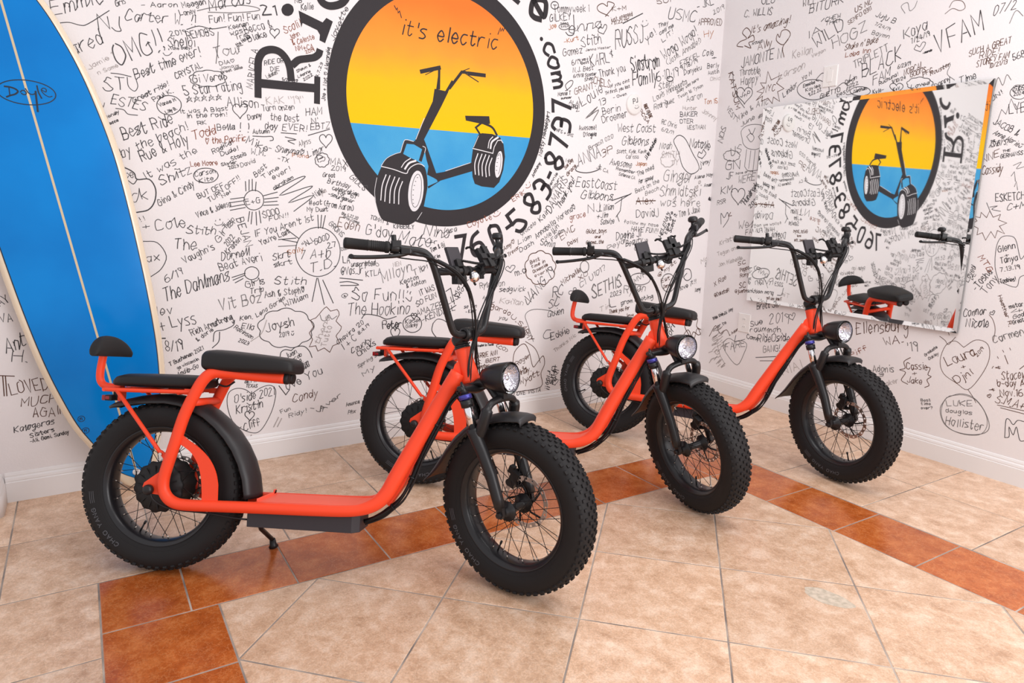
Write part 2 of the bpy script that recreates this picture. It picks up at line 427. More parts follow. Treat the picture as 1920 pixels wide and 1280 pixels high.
# ------------------------------------------------------------------ hand lettering (single-line strokes, drawn with the marker's width)
GLY = {
'A': '!032943 !1535', 'B': '092938362606 063645332303 !0309', 'C': '4829180604133344', 'D': '092947452303 !0309', 'E': '!49090343 !0636',
'F': '!490903 !0636', 'G': '48291806041333444646 !2646', 'H': '!0309 !4349 !0646', 'I': '!1319', 'J': '39353313 0514'.replace(' 0514', '04'), 'K': '!0309 !490643',
'L': '!090343', 'M': '!0309254943', 'N': '!03094349', 'O': '290806042344464829', 'P': '092948463606 !0309', 'Q': '290806042344464829 !2643',
'R': '092948463606 !0309 !2643', 'S': '48291807263544331304', 'T': '!0949 !2923', 'U': '090513334549', 'V': '!092349', 'W': '!0913264349',
'X': '!0349 !0943', 'Y': '!092649 !2623', 'Z': '!09490343',
'a': '371705132335 !3733', 'b': '05173735231304 !0903', 'c': '371705132334', 'd': '3617051323 35'.replace(' ', '') + ' !3933',
'e': '05352717051323 34'.replace(' ', ''), 'f': '38291813 !0636', 'g': '3717051424363732201001', 'h': '0517273633 !0903', 'i': '!1713 !1919',
'j': '17110001 !1919', 'k': '!0903 !370533', 'l': '!1913', 'm': '05172623 25374643 !0703', 'n': '05172736 33'.replace(' ', '') + ' !0703',
'o': '271705132335 3727'.replace(' ', ''), 'p': '051737352304 !0700', 'q': '371705132335 !3730', 'r': '051737 !0703', 's': '37170625342303',
't': '19142334 !0737', 'u': '0704132335 !3733', 'v': '!072337', 'w': '!0713253347', 'x': '!0337 !0733', 'y': '!0714 !3700', 'z': '!07370333',
'0': '190804132335 3819'.replace(' ', ''), '1': '!081913', '2': '08193826 !0343 !2603', '3': '081938361616 16363423 03'.replace(' ', ''), '4': '!290545 !3833',
'5': '062644331304 !390906', '6': '39180604133344361605', '7': '!093913', '8': '190816353423130405 26382919'.replace(' ', ''), '9': '3726170819383733',
'!': '!1915 !1313', '.': '!0313', ',': '!1402', '-': '!0535', '+': '!0545 !2723', '&': '4316182927141323 !2345'.replace(' !2345', '45'), '#': '!1319 !3339 !0747 !0545',
'/': '!0339', "'": '!1917', '"': '!0907 !2927', '?': '0819382625 !2323', ':': '!1415 !1717', '(': '29070523', ')': '09272503', '@': '2636352526 354557391806143344',
'*': '!2529 !0838 !3608', '·': '!1516', '★': '!032943074703', '♥': '230608192739484623', '☺': '!1817 !3837 05133345', '$': '!1319'}
def parse_glyph(ch):
    if ch in _gc: return _gc[ch]
    st = []
    w = 0
    for s_ in GLY.get(ch, '!0343').split():
        sm = s_[0] != '!'; s_ = s_.lstrip('!')
        P = [(int(s_[i]), int(s_[i + 1]) - 3) for i in range(0, len(s_) - 1, 2)]
        w = max(w, max(p[0] for p in P)); st.append((sm, P))
    _gc[ch] = (w, st)
    return _gc[ch]
_gc = {}
def ribbon(mb, pts, w, fr, off, mi, taper=False):
    P = []
    for p in pts:
        if not P or math.hypot(p[0] - P[-1][0], p[1] - P[-1][1]) > 1e-5: P.append(p)
    if len(P) == 1: P.append((P[0][0] + w * .3, P[0][1] + w * .3))
    n = len(P); h = w / 2
    def nd(a, b):
        L = math.hypot(b[0] - a[0], b[1] - a[1]); return ((b[0] - a[0]) / L, (b[1] - a[1]) / L)
    d0 = nd(P[0], P[1]); P[0] = (P[0][0] - d0[0] * h * .6, P[0][1] - d0[1] * h * .6)
    d1 = nd(P[-2], P[-1]); P[-1] = (P[-1][0] + d1[0] * h * .6, P[-1][1] + d1[1] * h * .6)
    prev = None
    for i in range(n):
        if i == 0: d = nd(P[0], P[1]); k = 1
        elif i == n - 1: d = nd(P[-2], P[-1]); k = 1
        else:
            a = nd(P[i - 1], P[i]); b = nd(P[i], P[i + 1]); s_ = (a[0] + b[0], a[1] + b[1]); L = math.hypot(*s_)
            if L < 0.3: d = a; k = 1
            else: d = (s_[0] / L, s_[1] / L); k = min(1.8, 2 / L)
        nx, nz = -d[1] * h * k, d[0] * h * k
        cur = (mb.vert(fr.p(P[i][0] + nx, P[i][1] + nz, off)), mb.vert(fr.p(P[i][0] - nx, P[i][1] - nz, off)))
        if prev: mb.face((prev[0], prev[1], cur[1], cur[0]), mi)
        prev = cur
def glyph_strokes(ch, place, rng, jit=0.25, n=4):
    out = []
    for sm, P in parse_glyph(ch)[1]:
        Q = [(p[0] + rng.uniform(-jit, jit), p[1] + rng.uniform(-jit, jit)) for p in P]
        if len(Q) == 2 and Q[0] != Q[1] and n > 3:
            mx = ((Q[0][0] + Q[1][0]) / 2 + rng.uniform(-jit, jit) * .6, (Q[0][1] + Q[1][1]) / 2 + rng.uniform(-jit, jit) * .6)
            Q = [Q[0], mx, Q[1]]; sm = True
        if sm and len(Q) > 2: Q = [(v.x, v.y) for v in crom([(*q, 0) for q in Q], n)]
        out.append([place(q) for q in Q])
    return out
def write_line(mb, fr, u0, z0, u1, z1, h, w, mi, text, off, jit=None, slant=None):
    rng = random.Random(text + str(int(u0 * 1000)))
    sl = rng.uniform(-0.12, 0.45) if slant is None else slant
    joined = jit is None and rng.random() < 0.42 and any(c.islower() for c in text)
    bounce = rng.uniform(.2, .6) if jit is None else 0.0
    if jit is None: jit = rng.uniform(0.22, 0.5) * (0.55 if h < 0.026 else 1.0)
    last = None
    adv = []; x = 0
    for ch in text:
        adv.append(x)
        x += (parse_glyph(ch)[0] + 1.5) if ch != ' ' else 3.0
    x = max(x - 1.5, 0.5)
    L = math.hypot(u1 - u0, z1 - z0); dx, dz = (u1 - u0) / L, (z1 - z0) / L
    sx = L / x; sy = h / 6.0
    for ch, a in zip(text, adv):
        if ch == ' ': last = None; continue
        wob = rng.uniform(-bounce, bounce)
        def place(q):
            px = (a + q[0]) * sx + q[1] * sy * sl * .6; py = (q[1] + wob) * sy
            return (u0 + dx * px - dz * py, z0 + dz * px + dx * py)
        sts = glyph_strokes(ch, place, rng, jit)
        for st in sts: ribbon(mb, st, w * rng.uniform(.78, 1.12), fr, off, mi)
        if joined and last and ch.islower():
            a_, b_ = last, sts[0][0]; m_ = ((a_[0] + b_[0]) / 2 + dz * sy * .6, (a_[1] + b_[1]) / 2 - dx * sy * .6)
            ribbon(mb, [(v.x, v.y) for v in crom([(*a_, 0), (*m_, 0), (*b_, 0)], 3)], w * .8, fr, off, mi)
        last = min((st[-1] for st in sts), key=lambda p: -(p[0] * dx + p[1] * dz)) if ch.islower() else None

CODE = ['k', 'g', 'l', 'b', 'r', 'o']
def scribe(name, fr, text, strokes, parent, jitter=True):
    mb = MB()
    for line in text.strip().split('\n'):
        f = line.split(',', 7)
        v = [float(q) / 1000 for q in f[:6]]
        write_line(mb, fr, v[0], v[1], v[2], v[3], v[4], v[5], CODE.index(f[6]), f[7], 0.0006)
    for line in strokes.strip().split('\n'):
        c, w, p = line.split(';'); sm = p[0] != '!'
        P = [tuple(float(q) / 1000 for q in s_.split(',')) for s_ in p.lstrip('!').split()]
        if sm and len(P) > 2: P = [(v.x, v.y) for v in crom([(*q, 0) for q in P], 4 if len(P) < 20 else 2)]
        ribbon(mb, P, float(w) / 1000, fr, 0.0006, CODE.index(c))
    return mb.build(name, [INK[c] for c in CODE], parent, recalc=False)
TEXT_BACK = r'''
182,1897,268,1919,20,2.9,k,RIDE OR
208,1875,249,1882,18,2.9,k,DIE
192,1840,241,1867,16,2.9,g,Lakatos
260,1838,332,1839,12,2.8,k,5/20/22♥
331,1882,398,1918,12,2.8,k,Shawn &
335,1858,395,1891,12,2.8,k,Leanne
363,1847,407,1876,12,2.9,k,2022
461,1766,494,2012,18,3.1,k,Joe + Nat ♥ Alexandig
511,2046,589,2205,22,3.1,k,Jayette
430,1869,456,1937,12,2.9,k,8.7.23
-479,1603,-424,1635,12,2.6,k,Wendy
-473,1577,-430,1600,11,2.6,k,Becca
-501,1639,-472,1663,12,2.6,k,ly
1856,1725,1981,1700,18,3.6,k,MFS + SHS
1754,1575,1806,1824,23,4.5,k,Natty Headdigirl
1701,1453,1751,1535,18,4.2,k,Anthony
1819,1395,1879,1479,18,4.3,k,Jennie
1843,1377,1904,1455,18,4.3,k,Mauri
1891,1561,1964,1546,21,3.7,g,Alf
1870,1116,1943,1135,22,3.9,k,Fam
525,1040,567,1050,16,3.2,g,2022
696,973,720,953,15,3.4,g,10
810,950,854,958,22,3.5,l,NEN
1934,1507,1992,1566,21,4.4,b,Sue Day
1952,1469,2014,1529,21,4.4,b,Grace
1190,770,1248,877,21,4.1,k,Molly
1214,762,1269,864,21,4.1,k,Hook
255,1023,334,1043,23,3.3,o,Saily
294,1493,371,1492,17,3.0,o,Fiona
222,1474,272,1464,20,3.0,k,-TX
423,1315,456,1332,21,3.2,l,Lynn
1366,748,1440,712,22,3.8,g,Kay
1347,811,1437,820,31,4.0,g,Rylan
-632,1990,-447,2059,54,3.4,k,Emmie
-403,2056,-367,2074,21,2.7,k,Gris
-310,2069,-171,2091,18,2.6,k,- Aaron
-150,2090,-56,2122,22,2.8,k,Meagan
-162,2058,-98,2077,20,2.8,k,Laney
-471,1964,-395,1967,53,3.4,k,NJ
-570,1844,-459,1908,51,3.5,k,ared
-374,2009,-107,2025,42,3.1,k,Carter W. !!
-45,2046,170,2093,30,3.0,k,Fun! Fun! Fun
183,2116,245,2123,41,6.6,k,21
-42,2096,134,2157,45,3.4,k,Marcus
36,2029,120,2061,18,2.8,k,Keenan
39,2007,93,2025,19,2.8,k,was
63,1992,113,2012,18,2.8,k,Trin
66,1961,126,2010,14,2.8,k,the House
104,2025,226,2067,32,3.1,k,Becca &
118,1988,200,2025,27,3.1,k,Blake
281,2050,359,2094,28,3.2,r,Scoli!
307,2023,350,2050,21,3.0,r,John
316,2001,420,2043,22,3.0,r,& Celeste
330,1979,414,1997,21,3.0,r,NM+CA
377,1973,418,1988,13,2.8,r,2019
361,2162,419,2176,27,3.1,k,Kellie
333,2187,365,2197,18,2.8,k,NB
-413,1824,-232,1913,82,4.3,k,OMG!!
-240,1886,-206,1892,30,3.0,k,☺
-206,1970,-142,1986,19,2.7,k,2019
-138,1967,-28,1997,29,3.0,k,REMOBS
-217,1928,-110,1938,37,3.1,k,Shelbi
-209,1914,-124,1927,11,2.5,k,(the baby)
-31,1903,95,1942,42,3.4,g,Tour
125,1788,154,1961,28,3.1,k,MARICELA
-351,1778,-91,1905,37,3.2,k,Best time ever!
-519,1795,-424,1861,16,2.7,l,Jamie 1
-488,1780,-413,1820,14,2.6,l,n Same
-194,1795,-85,1857,24,3.0,k,CRYSTAL
-13,1874,51,1893,15,2.7,k,DIA♥
-14,1856,69,1877,11,2.6,g,Jamais
-8,1838,85,1872,11,2.7,g,Great dame
-166,1732,78,1779,39,3.3,k,5 Star rating
-128,1787,4,1815,30,3.1,k,Gi Verdi
-473,1722,-349,1731,51,3.4,k,STU
-454,1669,-326,1650,39,3.1,k,ESTES
-367,1679,-227,1765,19,2.8,k,Great ride!
-288,1693,-210,1738,18,2.8,k,Paul K.
-267,1673,-202,1704,14,2.7,k,Vanea M
-244,1646,-200,1668,12,2.7,k,Lilly B.
-157,1699,-14,1728,24,2.9,k,★★★★★
12,1701,147,1706,39,3.3,k,Allison
187,1724,359,1747,33,3.2,l,KAK "19"
164,1695,312,1711,26,3.1,k,Turn onzen
198,1655,330,1659,31,3.2,k,the best
170,1612,367,1614,31,3.2,k,day EVER!
365,1688,443,1700,34,3.3,k,HAM
394,1654,423,1658,27,3.2,k,N'
388,1623,481,1640,29,3.3,k,EBTZ
-188,1651,11,1682,18,2.8,k,It was A Blast
-164,1633,5,1658,18,2.8,k,in the rain!
-119,1609,-83,1616,16,2.8,k,RK
99,1647,160,1666,22,3.0,k,Danny
-416,1525,-219,1608,47,3.5,k,Best Ride
-428,1452,-160,1585,34,3.2,k,by the beach!
-353,1440,-159,1526,44,3.5,k,Rue & Holy
-143,1543,-45,1578,38,3.3,r,Todd
-93,1528,81,1553,27,3.1,r,♥ the Pacific
-38,1590,36,1602,27,3.1,k,Bella
47,1591,95,1595,40,3.4,k,!!
116,1589,191,1594,19,2.9,k,Autumn
85,1544,175,1511,32,3.3,k,Mike
102,1497,167,1491,27,3.1,k,W.M.
182,1519,345,1501,29,3.2,k,- Shayna♥
-62,1485,26,1540,21,3.0,k,Radical
-28,1478,48,1511,19,3.0,k,Dude!
-346,1364,-129,1489,28,3.1,k,It was the
-285,1338,-156,1401,38,3.4,k,Shitz
-159,1427,-46,1439,21,2.9,r,Lee Moore
-144,1383,-59,1405,20,2.9,k,Carson
-128,1355,-68,1372,18,2.9,k,Kite
56,1434,121,1459,18,3.0,g,David
-30,1435,38,1450,14,2.8,k,Skylar
4,1422,46,1436,13,2.8,k,2023
17,1461,82,1489,17,2.9,k,Stacia
-298,1250,-149,1341,27,3.2,k,Gina & Cindy
-134,1284,-24,1342,22,3.1,k,BUT OFF
-90,1268,48,1379,20,3.1,k,TURN OFF!!
-31,1291,3,1317,15,3.0,k,Nei
-403,1267,-338,1280,48,3.5,k,ck
-422,1363,-391,1371,30,3.0,k,te
73,1262,135,1276,26,3.2,k,E+G
146,1203,222,1224,31,3.4,k,SOOO
173,1188,262,1209,19,3.1,k,FUN!!
118,1391,172,1440,23,3.0,k,Best
154,1383,231,1435,18,3.1,k,Time
199,1382,283,1428,21,3.2,k,ever!
202,1335,295,1393,16,3.1,k,abraham
-146,1201,2,1258,24,3.1,k,Vince & Jaleesa
481,1465,569,1461,33,3.4,k,MAX
483,1439,554,1437,23,3.2,k,2019
439,1406,501,1403,21,3.2,k,Great
460,1376,575,1354,23,3.2,k,Birthday
486,1343,622,1315,21,3.2,k,celebration
513,1318,621,1302,21,3.2,k,for "67"
463,1316,592,1280,20,3.2,k,-smurganer
399,1302,445,1331,28,3.5,k,Nick
366,1265,430,1271,23,3.2,k,#eat
443,1264,592,1240,29,3.4,k,(from Aaron)
357,1236,461,1238,21,3.2,k,My Dust
329,1545,386,1563,23,3.2,g,Alyss
373,1495,451,1532,27,3.3,k,Limor
425,1475,455,1486,33,3.5,k,B
576,1406,651,1345,31,3.6,k,GIULS
529,1223,613,1197,15,3.1,g,the 5.22.20
535,1207,619,1175,15,3.2,g,love come
683,1203,783,1173,21,3.3,k,TOMMY &
813,1154,930,1151,22,3.4,k,KIMBERLY
105,1110,387,1192,31,3.4,k,IF You Aren't 1st
128,1072,269,1130,25,3.3,k,You're Last
-320,1143,-197,1160,46,3.5,k,Cole
-197,1131,-75,1123,36,3.3,k,Stith
-380,1178,-359,1189,19,2.9,k,!!
-370,1152,-344,1157,20,2.9,k,+
-73,1162,-35,1172,28,3.2,k,☺
-59,1086,7,1177,28,3.0,k,Girls
-25,1148,15,1192,21,2.9,k,Trip
-22,1069,11,1113,23,3.0,k,2022
22,1197,57,1068,34,3.3,k,BEJAN
-24,1031,39,1098,24,3.0,k,Kristen
-252,1057,-159,1061,48,3.6,k,The
-212,994,-79,1057,30,3.3,k,Vaughn's
-366,1005,-314,1011,35,3.3,k,ax
-54,1002,72,1027,36,3.4,k,Darnell
-61,957,130,1003,36,3.4,k,Beat Averi
182,996,265,1015,32,3.5,k,Skrt
188,965,274,981,25,3.3,k,skrt
337,1059,392,1095,26,3.5,k,"ALL
391,1071,465,1100,29,3.5,k,GOOD
456,1055,497,1062,26,3.4,k,27
314,1001,463,1009,45,3.7,k,7 A+b
360,934,495,962,44,3.8,k,T.D.
-295,912,-222,945,32,3.3,k,6/19
-305,825,-23,913,59,3.9,k,The Dahlmans
52,872,137,889,30,3.4,k,Girls
68,840,130,850,25,3.3,k,Trip
182,882,336,875,37,3.6,k,Stith
136,819,329,835,31,3.4,k,Ash & Steph♥
-72,766,118,801,54,3.9,g,Vit Boz
229,768,347,807,27,3.4,k,William
94,724,231,806,20,3.3,k,Lena Gorien
-344,759,-280,769,40,3.5,k,lev
-333,694,-180,717,53,3.8,k,+ Lyss
-201,658,-17,724,30,3.4,k,Rich Armstrong
-180,628,-107,676,18,3.2,k,& dorie
-314,593,-244,596,47,3.7,k,8/19
15,716,74,720,21,3.2,k,Ken.
18,677,72,665,26,3.3,k,Ella
-16,679,64,620,20,3.2,k,Robinson
2,613,45,590,17,3.2,k,2023
136,649,273,671,44,3.8,k,Joysh
197,617,268,625,24,3.4,k,2019 ☺
394,564,454,699,28,3.6,l,thena
432,547,464,651,28,3.6,l,Tutto
-303,523,-155,588,18,3.1,k,T Buchanan 2021
-272,505,-179,539,14,3.0,k,go wisconsin
-273,469,-183,503,21,3.2,k,Andib-Go
227,505,281,528,25,3.5,k,Juan
244,479,304,511,19,3.4,k,Jacob
257,461,301,484,19,3.4,k,Lina
272,442,336,469,20,3.4,k,Fabian
290,426,341,455,17,3.4,k,Estela
223,342,409,410,41,3.9,k,ove You
250,277,377,288,39,3.8,b,Candy
-31,307,159,328,40,3.7,k,O'side 2021
-26,252,99,269,42,3.8,k,Kristin
7,161,82,180,39,3.8,k,Cliff
21,403,74,402,13,3.1,k,GET A
25,381,78,374,16,3.2,k,TEXAS
189,223,237,236,19,3.4,g,Fun
228,195,316,210,22,3.5,g,Ridy!
333,219,422,198,34,3.8,g,-Jr
-910,836,-873,854,34,3.2,k,AY
-913,770,-872,774,35,3.1,k,VA
-907,642,-836,667,61,3.8,k,Ant
-893,603,-839,597,50,3.5,k,H.
-907,462,-775,473,54,3.6,b,LOVED
-879,407,-756,414,37,3.2,b,MUCH
-843,353,-724,354,42,3.4,b,AGAIN
-913,298,-771,320,25,3.0,k,Kalogeras
-860,270,-773,284,18,2.9,k,Sisters
-862,246,-721,266,16,2.8,k,-Ali. Gami. Sunday
655,1121,803,1103,54,4.1,k,G'day
836,1078,1025,1052,67,4.4,k,Mate
990,1119,1137,1101,57,4.3,k,Nina
1025,1067,1071,1069,23,3.6,k,fr
1097,1131,1190,1136,26,3.6,k,Josa
1032,1023,1117,1057,24,3.6,k,Tom & Bj
1055,985,1088,996,20,3.5,k,Kim
532,977,568,976,33,3.6,k,LA
574,957,705,962,27,3.5,k,unscripted
519,917,636,919,38,3.7,k,@Vas.Jr
654,902,740,913,30,3.6,k,KTLA
748,867,916,924,54,4.2,g,Mlloyn
929,892,1012,936,33,3.9,g,Tibi
850,854,957,879,25,3.6,k,Keaton
884,832,999,857,23,3.6,k,& Ashton
967,787,1058,815,31,3.8,k,IT WAS
947,726,1065,773,30,3.8,k,SO FUN
947,672,1085,711,34,3.9,k,AMAZE
1092,708,1217,765,33,4.0,k,BALLS!
979,637,1184,696,35,4.0,k,-KENDALL
518,796,550,794,25,3.5,k,@
576,787,915,757,61,4.3,k,So Fun!!☺
551,707,899,690,62,4.3,k,The Hookino
742,619,851,619,41,5.5,k,Peter
876,638,960,641,24,3.6,k,Kaisel
879,611,950,618,21,3.6,k,Gilkey
495,553,637,655,23,3.6,k,Chavira '20
526,521,594,575,36,3.9,k,I + C
609,597,667,639,16,3.5,k,8.4.19
569,500,680,554,28,3.7,k,County
607,479,704,537,27,3.8,k,Chicks
602,415,706,469,18,3.5,g,Spring's
631,367,699,404,23,3.7,g,My
388,208,505,274,22,3.6,g,Aver
530,212,604,222,20,3.6,g,Amenza
538,169,579,169,21,3.6,g,Phx
462,1174,527,1108,25,3.4,k,GRONS
506,1161,618,1143,47,3.9,b,Eden
1265,1157,1419,1209,31,3.8,r,Coyote
1430,1215,1480,1234,31,3.9,r,☺
1562,1308,1647,1359,26,3.9,r,ERIK
1650,1384,1687,1404,28,3.9,r,☺
1242,699,1324,700,19,3.7,k,so fun
1253,670,1324,672,19,3.7,k,- Kloar
1507,1024,1580,1070,24,3.9,b,Amy♥
1537,989,1611,1035,22,3.8,b,Trevor
1607,1061,1697,1095,27,3.9,k,Liam
1619,1016,1718,1059,26,3.9,k,Dash
1628,1108,1729,1180,23,3.9,k,♥Nicolo
1736,1094,2023,1279,33,4.2,k,Annabella Morena♥
1764,1193,1825,1250,32,4.5,k,Kain
1837,1244,1957,1444,49,5.1,k,DAMARIS
1904,1268,2010,1446,38,5.0,k,Thank you!
1811,1084,1901,1165,29,4.6,g,Mellin
1852,1077,1911,1116,22,4.0,g,Fam
1985,1207,2105,1231,32,4.1,r,grace
1925,1083,2025,1148,39,4.4,b,EMC
1980,1047,2054,1082,24,4.0,b,Daisy
1528,889,1588,903,40,4.2,k,♥
1589,874,1665,891,41,4.3,k,m.d
1765,1056,1873,1041,38,4.2,k,Sonia
1698,941,1764,965,21,3.9,b,Best
1707,915,1805,948,19,3.8,b,time in
1720,886,1826,928,18,3.8,b,Oceanside
1733,859,1831,895,19,3.8,b,ever!!
1695,698,1880,877,64,5.4,k,VANG 19
1941,801,2089,887,33,4.3,b,Michelle
2080,823,2147,861,30,4.3,b,XO
2012,727,2062,755,37,4.5,k,♥
1870,734,1952,744,60,4.8,k,RC
1840,666,1922,674,54,4.7,k,SC
1838,609,1958,621,40,4.4,k,Quien
1479,783,1661,781,29,4.0,k,sedgwick
1460,816,1515,817,32,4.0,g,ian
1484,719,1648,694,31,4.1,l,Kaiian
1421,697,1554,634,28,4.0,b,gardo
1561,627,1640,563,25,4.1,b,U.S
1644,556,1702,464,36,4.6,b,ARMY
1479,620,1535,606,22,3.9,g,you
1612,318,1714,365,28,4.2,b,Roger
1618,250,1725,276,37,4.4,b,Cindy.
1643,196,1787,238,40,4.5,b,Wyatt
1660,286,1684,297,22,4.1,b,&
1598,127,1799,135,24,4.1,k,LOVE VISTA
1317,395,1476,402,29,4.0,b,MARRIE ANN
1336,358,1488,365,23,3.9,b,S. IBERT
1325,330,1417,333,23,3.9,b,Scooter
1334,464,1445,464,13,3.7,k,Anabel in Texas
1463,453,1540,413,20,3.9,b,(CO)
1884,300,1868,179,39,5.4,k,this
1906,273,1896,197,34,5.3,k,live
1848,262,1836,148,34,5.2,k,ride!!
1890,155,1936,164,39,4.6,k,♥
1869,460,2011,493,44,4.6,k,Eddie
1815,468,1880,483,54,4.8,k,C
1901,378,2068,468,22,4.2,l,Thanks Nic
1810,2378,2069,2421,39,3.8,k,Tommyweek 1
1786,2325,1934,2353,39,3.8,k,GILKEY
1866,2306,1920,2316,23,3.5,k,2020
1780,2279,1832,2301,24,3.6,o,Joe
1893,2219,1998,2257,22,3.6,o,-Kurt
2244,2451,2353,2477,23,3.7,b,K+M
2147,2403,2262,2439,69,4.6,b,♥
2240,2390,2408,2452,23,3.7,b,just engaged
2262,2378,2367,2412,17,3.6,b,10.22.19
1925,2279,2163,2346,57,4.3,k,enna
1906,2268,1961,2281,108,5.4,k,J
2020,2218,2168,2262,55,4.3,k,Stith
2154,2296,2215,2323,48,4.2,k,♥
2287,2248,2502,2317,100,5.5,k,RUSSJ
2487,2396,2545,2414,39,4.1,k,☺
2539,2318,2612,2376,39,4.3,k,ya!
2632,2411,2713,2448,24,3.9,k,They
2645,2371,2761,2439,23,3.9,k,call me
2672,2330,2760,2400,27,4.0,k,LIT!
2710,2476,2951,2496,69,4.8,k,USMC
2969,2571,3115,2630,49,4.5,k,- JKL
3122,2565,3220,2620,27,4.1,g,2019
2983,2484,3207,2511,39,4.3,b,APPROVED
3046,2414,3136,2440,39,4.3,o,Hy
2606,2548,2724,2583,30,3.9,b,501
2695,2230,2985,2419,57,4.8,k,Woop Woop!
1889,2148,2029,2187,40,4.0,k,Gomez
2053,2199,2245,2242,12,3.4,g,Jenna Master
1957,2109,2020,2126,26,3.7,k,6/19
2025,2120,2081,2136,15,3.5,k,Best
2028,2142,2072,2153,15,3.5,k,was a
2098,2114,2271,2171,61,4.6,k,KARL*
1963,2068,2116,2101,26,3.7,k,N.J. Best
1969,2039,2142,2073,18,3.5,k,6/19/18 Scooter
2054,2030,2119,2046,18,3.6,k,Shop
2168,2064,2374,2124,42,4.2,k,Thank you
2423,2130,2661,2183,81,6.6,k,Sjostrom
2443,2040,2646,2090,75,6.5,k,Family
2645,2094,2833,2144,57,4.7,k,6·10·19
2726,2201,3024,2378,35,4.3,g,(Josh. Annabe!)
2846,2212,3013,2292,28,4.1,k,EZEKIEL
2854,2183,3002,2251,25,4.0,k,9/18/19
2886,2157,3042,2211,29,4.1,k,Danyeku
3043,2299,3145,2312,37,4.3,k,Cole
3138,2288,3179,2296,20,4.0,k,+
3098,2225,3211,2245,30,4.2,k,Berly
3112,2185,3216,2207,24,4.1,g,Austin
3138,2147,3231,2167,24,4.1,l,Ohio
1985,1943,2126,1997,34,4.0,b,GRANT
2124,2022,2252,2010,42,4.2,b,CHELS
2256,2011,2410,2065,18,3.7,k,If you aint
2220,1967,2416,2031,18,3.7,k,TH first. you last
2286,1951,2393,1984,15,3.6,k,- Owen
2045,1882,2202,1983,58,4.7,k,Louie
2178,1900,2227,1920,38,4.2,k,13
1860,1925,1953,1943,21,3.6,k,Monna T
1884,1909,1962,1923,12,3.4,k,summer
1944,1888,2037,1890,21,3.6,k,ALAN
1933,1862,2022,1870,21,3.7,k,ALWRON
1998,1850,2022,1855,21,3.7,k,2
2206,1849,2347,1886,40,4.2,k,Berin
2209,1798,2411,1857,40,4.2,k,Droemer
2542,1936,2599,1859,26,5.2,b,RIDE OR DIE
2503,1897,2583,1824,24,5.0,b,PCSA
2664,2040,2790,2083,41,4.4,g,Step!
2628,1967,2916,2106,34,4.2,g,Louis Minnesota
2637,1915,2809,1981,32,4.2,g,Rodriguez
2706,1834,2844,1818,30,4.2,g,RC Chris
2710,1791,2819,1775,23,4.1,g,6/2/19
2833,2037,3024,2141,18,3.9,g,Baby was here
2846,2005,3069,2105,19,4.0,g,Twain 16 Tyson
2927,1992,3072,2033,37,4.4,g,Aaron
3092,1993,3222,2012,31,4.3,o,Ton 15
2872,1892,3033,1908,31,4.2,k,BAKER
2893,1938,3024,1949,24,4.1,l,Hunter
2876,1851,2997,1860,27,4.2,k,OTER
2945,1815,3120,1831,28,4.2,g,WESTMAN
3077,1940,3220,1895,29,4.3,l,Johnny
2334,1757,2653,1780,48,4.4,k,West Coast
2374,1681,2603,1692,52,4.6,k,Gibbons
2334,1626,2589,1641,23,3.9,g,Scott. Kyle. Kevin
2416,1598,2521,1604,23,4.0,g,Carissa
2028,1744,2161,1757,28,3.9,k,Awesome!
2063,1709,2163,1719,25,3.8,k,D'Angelo
2113,1630,2301,1719,24,3.9,g,Brazil 020
2035,1530,2208,1603,65,4.9,k,ANNA
2222,1594,2298,1631,42,4.4,b,3P
2982,1702,3177,1700,56,4.9,k,Natalie
3079,1622,3151,1641,56,5.0,k,♥
2700,1675,2812,1681,41,4.5,g,Noah
2592,1597,2676,1731,26,5.3,k,JJ by mountain
2725,1618,2887,1630,41,4.5,l,SMITH
2813,1570,2887,1577,38,4.5,l,TY
2281,1555,2461,1540,39,4.3,k,Awesome
2336,1525,2496,1505,19,3.9,k,Remember
2360,1492,2499,1471,19,3.9,g,Solanna CA
2521,1492,2663,1546,29,4.2,k,The need
2534,1445,2659,1477,27,4.2,k,for speed
2515,1383,2719,1459,26,4.2,g,Best on the
2601,1372,2718,1410,24,4.2,g,Beach
2502,1559,2595,1563,23,4.0,o,Japan
2174,1527,2271,1499,21,3.9,g,JS CA
2752,1474,3036,1477,76,5.3,g,Ginger
3050,1492,3230,1521,22,4.3,k,Alana May
3099,1580,3198,1610,32,4.5,k,jimy
3151,1445,3270,1456,22,4.3,k,Amanda
2020,1411,2344,1399,57,4.6,k,EastCoast
2061,1342,2317,1331,52,4.5,k,Gibbons
1957,1368,1989,1375,22,3.8,k,::
2126,1248,2220,1266,52,4.6,g,NJ
2216,1262,2330,1277,37,4.3,k,Lillian
2197,1219,2284,1226,30,4.2,k,+Jim
2230,1179,2340,1189,30,4.2,k,Schulze
2731,1375,3115,1381,70,5.2,g,Shmidtski
2742,1309,3123,1308,49,4.8,g,was here
2525,1311,2672,1318,45,4.6,b,Alex
2532,1225,2728,1238,52,4.8,k,DavidJ
2427,1190,2734,1167,20,4.1,g,follow my nose
2491,1138,2728,1124,31,4.3,k,HAVE FUN!!
2366,1080,2579,1103,48,4.7,k,Dagine JI
2452,1037,2596,1064,38,4.5,k,Beauty
2771,1091,2836,1257,30,5.9,k,HELENA's
2819,1113,2866,1264,25,5.8,k,time are
2858,1127,2908,1250,30,6.0,k,Scoot it
2925,1232,3127,1271,43,4.8,g,Tom & Jane
3224,1373,3281,1168,38,13.1,k,great time
2116,1122,2281,1128,27,4.1,b,@kiss_boys
2186,1095,2230,1094,17,3.9,b,and
2115,1055,2259,1060,23,4.0,b,@toma_the
2302,1012,2436,1062,33,4.4,g,Peyo
2191,707,2433,777,82,8.3,g,SETHIS
2340,707,2432,720,28,4.4,k,2023
